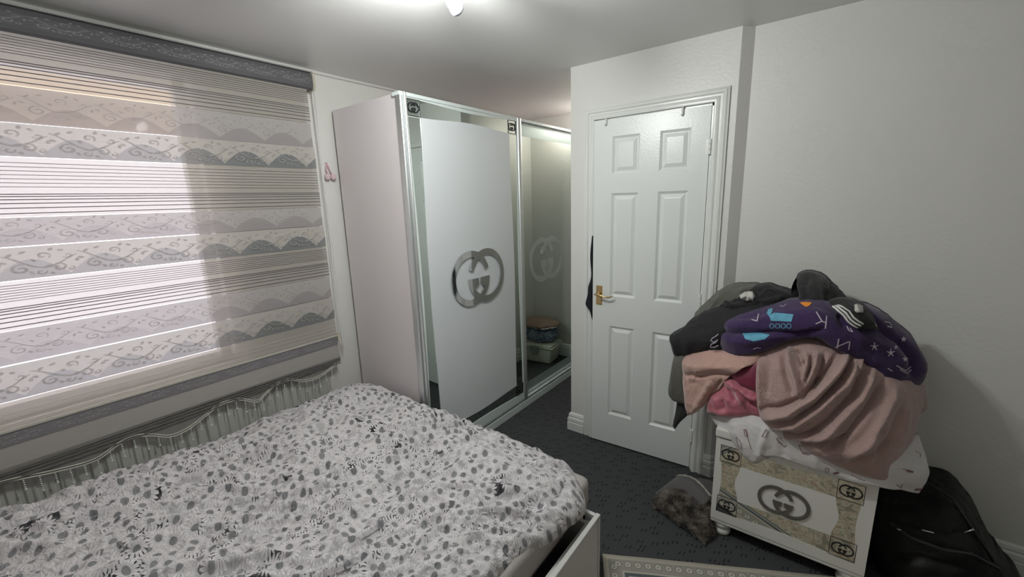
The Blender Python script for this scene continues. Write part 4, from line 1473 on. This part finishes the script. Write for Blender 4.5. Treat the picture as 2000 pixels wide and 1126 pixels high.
cloth('trousers', [
    [(1320, 770, 2.04), (1332, 765, 2.03), (1350, 765, 2.04)],
    [(1318, 800, 2.04), (1330, 800, 2.03), (1346, 800, 2.04)],
    [(1314, 822, 2.04), (1322, 822, 2.03), (1341, 812, 2.04)],
    [(1311, 833, 2.05), (1317, 840, 2.04), (1325, 826, 2.05)]], f_char, folds=[], nse=.004, thick=.03, curl=.02, cw=.2, res=(30, 20), seed=8, label='end of a dark charcoal garment hanging lowest at the left of the pile', cat='trousers')

hd, bv = cloth('black_sweatshirt', [
    [(1330, 642, 2.06), (1352, 622, 2.05), (1390, 606, 2.03), (1440, 600, 2.02), (1500, 590, 2.03), (1560, 590, 2.05)],
    [(1313, 652, 2.03), (1345, 640, 2.00), (1390, 630, 1.98), (1440, 622, 1.97), (1500, 615, 1.97), (1560, 612, 2.0)],
    [(1304, 660, 2.02), (1338, 665, 1.97), (1385, 660, 1.95), (1430, 655, 1.95), (1490, 650, 1.95), (1560, 640, 1.98)],
    [(1308, 680, 2.02), (1340, 683, 1.98), (1385, 680, 1.96), (1430, 680, 1.96), (1490, 680, 1.96), (1560, 670, 1.99)],
    [(1314, 698, 2.03), (1342, 694, 2.00), (1385, 690, 1.98), (1430, 695, 1.98), (1490, 690, 1.98), (1560, 690, 2.0)]],
    f_black, folds=[([(1310, 662), (1322, 690)], 5, .008), ([(1350, 630), (1340, 690)], 8, .008), ([(1380, 680), (1420, 670)], 5, -.008)], nse=.007, thick=.06, curl=.035, cw=.1, seed=61, label='black sweatshirt sticking out at the left of the pile, above the peach fleece', cat='sweatshirt')
mb = MB()
pts = [(1403, 652), (1397, 657), (1391, 660), (1388, 665), (1394, 668), (1402, 663), (1399, 668), (1389, 672), (1387, 677), (1395, 678), (1403, 674)]
mb.tube([at(p[0], p[1], 1.925) for p in pts], .0022, 6)
mb.build('drawstring', mat('lilac_cord', (.45, .40, .48), .7), hd, smooth=True)

# black trousers across the top
cloth('black_trousers', [
    [(1412, 590, 2.10), (1440, 575, 2.10), (1476, 562, 2.10), (1503, 556, 2.10), (1540, 572, 2.11), (1590, 585, 2.12), (1650, 590, 2.13)],
    [(1400, 605, 2.06), (1440, 592, 2.05), (1478, 582, 2.05), (1508, 575, 2.05), (1545, 585, 2.06), (1595, 595, 2.08), (1650, 600, 2.10)],
    [(1395, 625, 2.04), (1440, 615, 2.02), (1480, 608, 2.02), (1515, 600, 2.02), (1550, 605, 2.03), (1600, 612, 2.05), (1650, 615, 2.07)]],
    f_black, folds=[([(1420, 600), (1480, 590), (1540, 580)], 6, .014), ([(1415, 590), (1440, 605)], 5, .012), ([(1445, 580), (1470, 600)], 4, -.01), ([(1500, 562), (1475, 590)], 5, .01)],
    nse=.010, nsc=16, thick=.06, curl=.03, cw=.12, seed=71, label='crumpled black trousers across the top of the pile, behind the purple blanket', cat='trousers')
cloth('white_sock', [
    [(1444, 577, 2.055), (1456, 569, 2.04), (1470, 571, 2.05)],
    [(1446, 582, 2.04), (1460, 579, 2.02), (1476, 580, 2.035)],
    [(1452, 588, 2.05), (1462, 588, 2.035), (1472, 585, 2.05)]], f_off, folds=[([(1457, 568), (1454, 588)], 2.0, -.016), ([(1466, 570), (1470, 586)], 2.5, .010)], nse=.004, nsc=30, thick=.01, curl=.004, res=(20, 20), seed=3, label='white sock crumpled between olive jacket and black trousers', cat='sock')

hood = thing('charcoal_hoodie', 'charcoal hoodie with its hood standing up at the very top of the pile', 'hoodie', at(1600, 600, 2.08))
cloth('hood', [
    [(1556, 542, 2.10), (1575, 534, 2.10), (1597, 538, 2.10), (1618, 550, 2.11), (1636, 566, 2.13), (1652, 588, 2.15)],
    [(1557, 560, 2.04), (1578, 556, 2.03), (1600, 558, 2.03), (1622, 568, 2.05), (1640, 582, 2.07), (1656, 598, 2.10)],
    [(1560, 580, 2.02), (1580, 580, 2.01), (1604, 580, 2.01), (1624, 585, 2.02), (1642, 594, 2.05), (1660, 608, 2.08)],
    [(1548, 602, 2.03), (1575, 602, 2.01), (1604, 602, 2.01), (1626, 604, 2.02), (1645, 610, 2.05), (1662, 620, 2.08)]],
    f_char, hood, folds=[([(1564, 540), (1561, 560), (1568, 590)], 5, .012), ([(1580, 536), (1574, 570), (1582, 598)], 6, -.008), ([(1598, 540), (1606, 570), (1612, 600)], 5, .007), ([(1625, 560), (1640, 590)], 5, -.008)],
    nse=.006, nsc=13, thick=.07, curl=.03, cw=.12, seed=81)
cloth('hood_opening', [
    [(1549, 552, 2.09), (1556, 541, 2.10), (1566, 538, 2.11)],
    [(1545, 566, 2.09), (1552, 562, 2.11), (1562, 562, 2.12)],
    [(1544, 584, 2.08), (1552, 582, 2.08), (1562, 582, 2.10)],
    [(1546, 600, 2.07), (1554, 600, 2.06), (1566, 600, 2.08)]],
    f_black, hood, nse=.003, thick=.02, curl=.01, res=(24, 20), seed=82)

tr, bv = cloth('track_top', [
    [(1618, 590, 1.955), (1640, 584, 1.965), (1662, 586, 1.985), (1684, 594, 2.02)],
    [(1628, 602, 1.895), (1650, 600, 1.90), (1675, 604, 1.925), (1700, 614, 1.97)],
    [(1645, 620, 1.875), (1665, 620, 1.88), (1690, 622, 1.90), (1712, 630, 1.94)],
    [(1662, 636, 1.875), (1678, 642, 1.875), (1700, 645, 1.895), (1718, 646, 1.93)]],
    f_black, folds=[([(1640, 598), (1665, 620), (1682, 640)], 8, .008)], nse=.004, thick=.04, curl=.012, cw=.1, seed=91, label='black sports top with three white stripes, on the right part of the purple blanket', cat='sports top')
for dx, dy in ((0, 0), (5.2, -3.2), (10.4, -6.4)):
    strokes('white_stripe', bv, [[(1627 + dx * .9, 598 + dy * .3), (1633 + dx, 602 + dy * .6), (1647 + dx, 614 + dy), (1656 + dx, 626 + dy), (1666 + dx, 634 + dy), (1676 + dx * .9, 639 + dy)]], .0065, f_stripe, tr, lift=.003)
strokes('small_logo_mark', bv, [[(1712, 628), (1716, 633)], [(1709, 636), (1715, 634)], [(1708, 630), (1711, 637)]], .003, f_stripe, tr)
cloth('white_vest', [
    [(1664, 597, 1.94), (1674, 594, 1.93), (1687, 599, 1.95)],
    [(1666, 606, 1.90), (1677, 603, 1.895), (1689, 607, 1.92)],
    [(1670, 613, 1.90), (1680, 611, 1.89), (1688, 611, 1.92)]], f_off, nse=.004, thick=.02, curl=.012, res=(20, 20), seed=13, label='bit of white cotton vest tucked behind the striped sports top', cat='vest')

pb, bv = cloth('purple_blanket', [
    [(1410, 626, 2.00), (1445, 615, 1.97), (1490, 603, 1.96), (1540, 590, 1.97), (1600, 588, 1.98), (1650, 600, 1.99), (1700, 604, 2.03), (1748, 640, 2.08), (1790, 680, 2.12), (1812, 712, 2.17)],
    [(1408, 640, 1.95), (1445, 635, 1.91), (1490, 625, 1.90), (1540, 612, 1.89), (1600, 610, 1.89), (1650, 628, 1.91), (1695, 640, 1.95), (1740, 668, 2.00), (1783, 705, 2.05), (1811, 735, 2.13)],
    [(1404, 658, 1.93), (1445, 655, 1.885), (1490, 648, 1.87), (1540, 638, 1.865), (1598, 636, 1.865), (1645, 655, 1.88), (1685, 672, 1.91), (1727, 698, 1.95), (1770, 728, 2.01), (1806, 752, 2.10)],
    [(1402, 680, 1.93), (1445, 676, 1.88), (1490, 668, 1.87), (1540, 655, 1.87), (1592, 652, 1.875), (1635, 672, 1.88), (1675, 690, 1.90), (1718, 715, 1.94), (1758, 748, 2.0), (1795, 764, 2.09)],
    [(1405, 705, 1.95), (1445, 700, 1.90), (1490, 690, 1.89), (1540, 668, 1.895), (1590, 660, 1.90), (1630, 682, 1.90), (1668, 702, 1.92), (1708, 728, 1.95), (1746, 762, 2.01), (1775, 772, 2.08)]],
    f_purple, folds=[([(1404, 648), (1440, 649), (1500, 647), (1560, 652), (1610, 642)], 5, -.022), ([(1410, 636), (1460, 632), (1530, 615)], 9, .012), ([(1405, 665), (1460, 668), (1520, 660)], 9, .010),
                     ([(1690, 612), (1720, 640), (1755, 665), (1782, 700), (1782, 730)], 6, -.024), ([(1660, 650), (1700, 665), (1745, 690), (1768, 715)], 12, .016), ([(1640, 612), (1652, 640)], 7, -.012), ([(1725, 612), (1770, 655), (1800, 710), (1800, 745)], 8, .014)],
    nse=.006, thick=.07, curl=.05, cw=.09, seed=101, res=(90, 150), label='purple fleece blanket printed with letters, stars and blue trucks, folded over the pile', cat='blanket')
for let in ([[(1468, 624), (1479, 627), (1482, 613)]],
            [[(1594, 609), (1605, 627)], [(1614, 617), (1612, 641)], [(1593, 632), (1605, 627), (1613, 630)]],
            [[(1638, 661), (1635, 679), (1632, 677), (1656, 667), (1659, 667), (1657, 682)]],
            [[(1726, 628), (1738, 630), (1741, 639), (1732, 637)]],
            [[(1471, 681), (1478, 678), (1486, 679)]], [[(1524, 597), (1530, 599), (1536, 594)]]):
    strokes('letter', bv, let, .0042, f_lgrey, pb)
strokes('moon', bv, [[(1654, 637), (1657, 645), (1665, 648), (1659, 640)]], .0042, f_lgrey, pb)
strokes('planet', bv, [[(1750, 713), (1768, 723), (1778, 716)], [(1756, 720), (1770, 728), (1779, 722)], [(1733, 718), (1742, 724)]], .0036, f_lgrey, pb)
for (cx_, cy_, r_) in ((1707, 676, 8), (1739, 688, 8), (1749, 678, 4), (1764, 662, 5), (1767, 701, 5)):
    strokes('star', bv, [[(cx_ - r_ * math.cos(a_), cy_ - r_ * math.sin(a_)), (cx_ + r_ * .4 * math.cos(a_), cy_ + r_ * .4 * math.sin(a_))] for a_ in [k_ * 2 * PI / 5 + .3 for k_ in range(5)]], .0035, f_lgrey, pb)
strokes('blue_truck', bv, [], .0028, f_cyan, pb, closed_fill=[[(1503, 616), (1512, 611), (1530, 612), (1550, 614), (1546, 628), (1506, 626)]])
strokes('truck_bonnet', bv, [], .0028, f_cyan, pb, closed_fill=[[(1498, 612), (1501, 604), (1510, 602), (1508, 610), (1503, 618)]])
for cx_ in (1508, 1519, 1530, 1541):
    strokes('truck_wheel', bv, [[(cx_ + 4.4 * math.cos(t_ * PI / 5), 636 + 4.4 * math.sin(t_ * PI / 5)) for t_ in range(11)]], .0026, f_cyan, pb)
strokes('blue_motif', bv, [], .003, f_cyan, pb, closed_fill=[[(1450, 650), (1475, 648), (1504, 654), (1494, 662), (1472, 666), (1456, 662)]])
strokes('orange_motif', bv, [], .003, f_orange, pb, closed_fill=[[(1562, 591), (1574, 590), (1586, 591), (1581, 597), (1575, 600), (1568, 596)]])
strokes('pale_seam', bv, [[(1404, 650), (1402, 662), (1402, 680), (1405, 702)]], .003, mat('purple_seam', (.13, .06, .22), .8), pb)

# ------------------------------------------------------------------ black padded bag on the floor, right of the chest
m_bag = mat('black_nylon', (.008, .008, .009), .55, spec=.3, bump=.3, bscale=40)
bag = thing('black_bag', 'large black padded bag slumped against the wall, right of the white chest', 'bag', (.5, 2.2, 0))
cloth('bag_body', [
    [(1715, 960, 2.20), (1760, 935, 2.22), (1815, 938, 2.24), (1862, 950, 2.25), (1890, 972, 2.26), (1910, 1000, 2.27)],
    [(1712, 1000, 2.12), (1760, 985, 2.10), (1815, 980, 2.10), (1865, 985, 2.12), (1900, 1005, 2.17), (1928, 1035, 2.24)],
    [(1705, 1050, 2.08), (1760, 1040, 2.03), (1815, 1035, 2.02), (1865, 1035, 2.04), (1910, 1050, 2.11), (1948, 1075, 2.21)],
    [(1700, 1105, 2.07), (1750, 1100, 2.01), (1810, 1095, 1.99), (1870, 1095, 2.01), (1925, 1100, 2.07), (1972, 1118, 2.18)],
    [(1690, 1150, 2.08), (1750, 1160, 2.02), (1820, 1165, 2.00), (1890, 1160, 2.02), (1950, 1160, 2.07), (2000, 1150, 2.17)]],
    m_bag, bag, folds=[([(1730, 1085), (1800, 1092), (1880, 1110)], 8, -.02), ([(1800, 950), (1880, 1000), (1940, 1100)], 10, .012), ([(1760, 1010), (1850, 1050), (1900, 1040)], 9, -.012)],
    nse=.010, thick=.10, curl=.05, cw=.1, seed=111, res=(60, 60))
mb = MB()
for q in ([(1800, 1034), (1812, 1037), (1824, 1040)], [(1883, 1039), (1892, 1036), (1902, 1033)], [(1752, 1032), (1760, 1035)]):
    mb.tube([at(p[0], p[1], 1.985) for p in q], .0028, 6)
mb.build('zip_pull', m_chrome, bag, smooth=True)
mb = MB()
mb.tube([at(1740, 1020, 2.02), at(1780, 1050, 1.985), at(1840, 1072, 1.975), at(1900, 1082, 2.0), at(1950, 1110, 2.09)], .006, 8)
mb.tube([at(1812, 942, 2.20), at(1862, 975, 2.11), at(1905, 1040, 2.08), at(1940, 1095, 2.08)], .005, 8)
mb.build('piping', m_black, bag, smooth=True)

# ------------------------------------------------------------------ shaggy cushion and grey slipper mat by the door frame
sh = thing('shaggy_cushion', 'brown-grey long-pile shaggy cushion on the carpet at the left foot of the chest', 'cushion', (-.42, 1.93, 0))
m_fur, nt, b, tc = base('shaggy_pile', (.12, .10, .09), .9, sheen=.2)
vv = N(nt, 'ShaderNodeTexNoise')
vv.inputs['Scale'].default_value = 22
vv.inputs['Detail'].default_value = 5
nt.links.new(tc.outputs['Object'], vv.inputs['Vector'])
cr = N(nt, 'ShaderNodeValToRGB')
cr.color_ramp.elements[0].position, cr.color_ramp.elements[0].color = .38, (.045, .037, .034, 1)
cr.color_ramp.elements[1].position, cr.color_ramp.elements[1].color = .64, (.27, .235, .20, 1)
nt.links.new(vv.outputs['Fac'], cr.inputs[0])
nt.links.new(cr.outputs[0], b.inputs['Base Color'])
ctr = Vector((-.415, 1.945, .045))
hx_, hy_ = .115, .175
RZ = Matrix.Rotation(math.radians(-38), 3, 'Z')
# corners on the floor measured from the photograph
corn = [Vector((-.590, 1.905, 0)), Vector((-.485, 2.105, 0)), Vector((-.285, 1.985, 0)), Vector((-.310, 1.800, 0))]


def pad(u, v):
    p = (corn[0] * (1 - u) + corn[3] * u) * (1 - v) + (corn[1] * (1 - u) + corn[2] * u) * v
    e_ = (1 - abs(2 * u - 1) ** 3) * (1 - abs(2 * v - 1) ** 3)
    p = p.copy()
    p.z = .012 + .065 * max(0, e_) ** .5 + .008 * noise.noise(p * 25)
    return p


mb = MB()
vs, fs = heap_surface(24, 24, pad)
vs2 = [(v_[0], v_[1], .003) for v_ in vs]
mb.add(vs, fs).add(vs2, [f[::-1] for f in fs])
mb.build('cushion_pad', m_fur, sh, smooth=True)
mb = MB()
rnd = random.Random(3)
vs, fs = [], []
for k in range(15000):
    u, v = rnd.random(), rnd.random()
    if rnd.random() < .25:
        if rnd.random() < .5: u = rnd.choice((0, 1)) + rnd.uniform(-.01, .01)
        else: v = rnd.choice((0, 1)) + rnd.uniform(-.01, .01)
    u, v = min(1, max(0, u)), min(1, max(0, v))
    p = pad(u, v)
    c_ = pad(.5, .5)
    c_.z = -.03
    d = (p - c_).normalized()
    clump = noise.noise(p * 38)
    clump2 = noise.noise(p * 38 + Vector((9, 9, 9)))
    d = (d * .55 + Vector((clump * 1.5, clump2 * 1.5, .25)) + Vector((rnd.uniform(-.35, .35), rnd.uniform(-.35, .35), rnd.uniform(-.1, .3)))).normalized()
    l = rnd.uniform(.016, .032)
    if p.z + d.z * l < .002: d.z = abs(d.z)
    sd = d.cross(Vector((rnd.uniform(-1, 1), rnd.uniform(-1, 1), rnd.uniform(-1, 1)))).normalized() * .0011
    bend = Vector((rnd.uniform(-.3, .3), rnd.uniform(-.3, .3), -.25)) * l * .5
    n0 = len(vs)
    mid = p + d * l * .55
    tip = p + d * l + bend
    tip.z = max(tip.z, .002)
    vs += [p - sd, p + sd, mid - sd * .8, mid + sd * .8, tip]
    fs += [(n0, n0 + 1, n0 + 3, n0 + 2), (n0 + 2, n0 + 3, n0 + 4)]
me = bpy.data.meshes.new('long_pile')
me.from_pydata([tuple(p) for p in vs], [], fs)
me.materials.append(m_fur)
o = bpy.data.objects.new('long_pile', me)
link(o, sh, kind='stuff')

mat_t = thing('grey_suede_mat', 'grey suede-backed mat with pale fleecy edge, half under the shaggy cushion by the door frame', 'mat', (-.40, 2.15, 0))
m_suede = mat('grey_suede', (.095, .088, .086), .9, sheen=.3, bump=.2, bscale=90)
outl = [(-.575, 2.07), (-.545, 2.13), (-.50, 2.185), (-.47, 2.235), (-.45, 2.26), (-.40, 2.27), (-.345, 2.255), (-.325, 2.20), (-.305, 2.12), (-.32, 2.02), (-.42, 2.0)]
mb = MB().prism(outl, lambda p: (p[0], p[1], .004), lambda p: (p[0] * .98 - .008, p[1] * .995 + .01, .016 + .012 * noise.noise(Vector((p[0] * 8, p[1] * 8, 0)))))
mb.build('mat_body', m_suede, mat_t, bevel=.003, smooth=True)
# raised folded flap with its fleecy rim
arc = []
for i in range(24):
    t = i / 23
    q = (at(1322 + 66 * t, 930 + 40 * t - 14 * math.sin(PI * t), 2.12 - .14 * t))
    arc.append(q)
mb = MB()
vs = []
for i, q in enumerate(arc):
    t = i / 23
    for j in range(6):
        s_ = j / 5
        z_ = max(.012, q.z * (1 - s_) + .02 * s_)
        vs.append((q.x - .02 * s_ - .05 * s_, q.y - .13 * s_, z_))
mb.add(vs, [(i * 6 + j, i * 6 + j + 1, i * 6 + 7 + j, i * 6 + 6 + j) for i in range(23) for j in range(5)])
fo = mb.build('folded_flap', m_suede, mat_t, smooth=True)
md = fo.modifiers.new('thick', 'SOLIDIFY')
md.thickness = .006
mb = MB()
mb.tube([q + Vector((0, .003, .002 + .002 * noise.noise(q * 60))) for q in arc], [.0055 + .003 * noise.noise(q * 80) for q in arc], 8)
mb.build('fleecy_edge', mat('pale_fleece', (.36, .34, .31), .95, bump=.8, bscale=120), mat_t, smooth=True)

# dark coat caught between door and frame
cloth('dark_coat', [
    [(1155.5, 462, 2.286), (1157, 460, 2.29), (1159, 462, 2.30)],
    [(1152, 500, 2.282), (1156, 500, 2.285), (1160, 500, 2.30)],
    [(1154, 538, 2.282), (1157, 538, 2.285), (1161, 540, 2.30)],
    [(1148, 560, 2.275), (1154, 560, 2.275), (1161, 560, 2.30)],
    [(1147, 575, 2.275), (1153, 575, 2.275), (1161, 575, 2.30)],
    [(1143, 594, 2.275), (1152, 600, 2.275), (1161, 600, 2.30)],
    [(1150, 604, 2.28), (1155, 612, 2.28), (1161, 612, 2.30)],
    [(1153, 612, 2.29), (1156, 624, 2.285), (1161, 622, 2.30)]],
    mat('navy_black_wool', (.008, .009, .015), .9), nse=.001, thick=.012, curl=.004, res=(60, 12), seed=5, label='navy-black coat hanging behind the door, poking out past its edge above the handle', cat='coat')

# ------------------------------------------------------------------ ceiling spotlight fitting
fit = thing('ceiling_spotlight', 'silver ceiling spotlight fitting with swivel heads, at the top of the picture', 'ceiling light', (-1.0, 1.0, H))
MB().lathe([(.055, 0), (.055, -.016), (.045, -.022), (.006, -.024)], (-1.0, .985, H), n=32).build('ceiling_rose', m_alu, fit, smooth='auto')
m_bulb = mat('unlit_bulb', (.34, .36, .40), .3, spec=.6)
m_glow = bpy.data.materials.new('lit_bulb')
m_glow.use_nodes = True
bb = m_glow.node_tree.nodes['Principled BSDF']
bb.inputs['Emission Color'].default_value = (.9, 1, .97, 1)
bb.inputs['Emission Strength'].default_value = 4


def head(c, d, bulbm):
    d = Vector(d).normalized()
    R = Vector((0, 0, 1)).rotation_difference(d).to_matrix()
    b0 = MB().tube([(-1.0, .985, H - .02), (c[0], c[1], c[2] + .03), Vector(c) + d * .0], .005, 8)
    h_ = b0.build('swivel_arm', m_alu, fit, smooth=True)
    MB().lathe([(.010, -.012), (.017, 0), (.0185, .03), (.021, .042), (.019, .042)], c, n=20, R=R).build('lamp_head', m_alu, h_, smooth='auto')
    MB().lathe([(.016, .040), (.021, .046), (.023, .056), (.022, .066), (.017, .073), (.008, .077), (.001, .078)], c, n=20, R=R).build('bulb', bulbm, h_, smooth=True)


head((-1.052, 1.075, 2.222), (.30, .34, -.62), m_bulb)
head((-1.085, .92, 2.235), (-.5, -.3, -.8), m_glow)
head((-.90, .93, 2.235), (.6, -.2, -.8), m_glow)
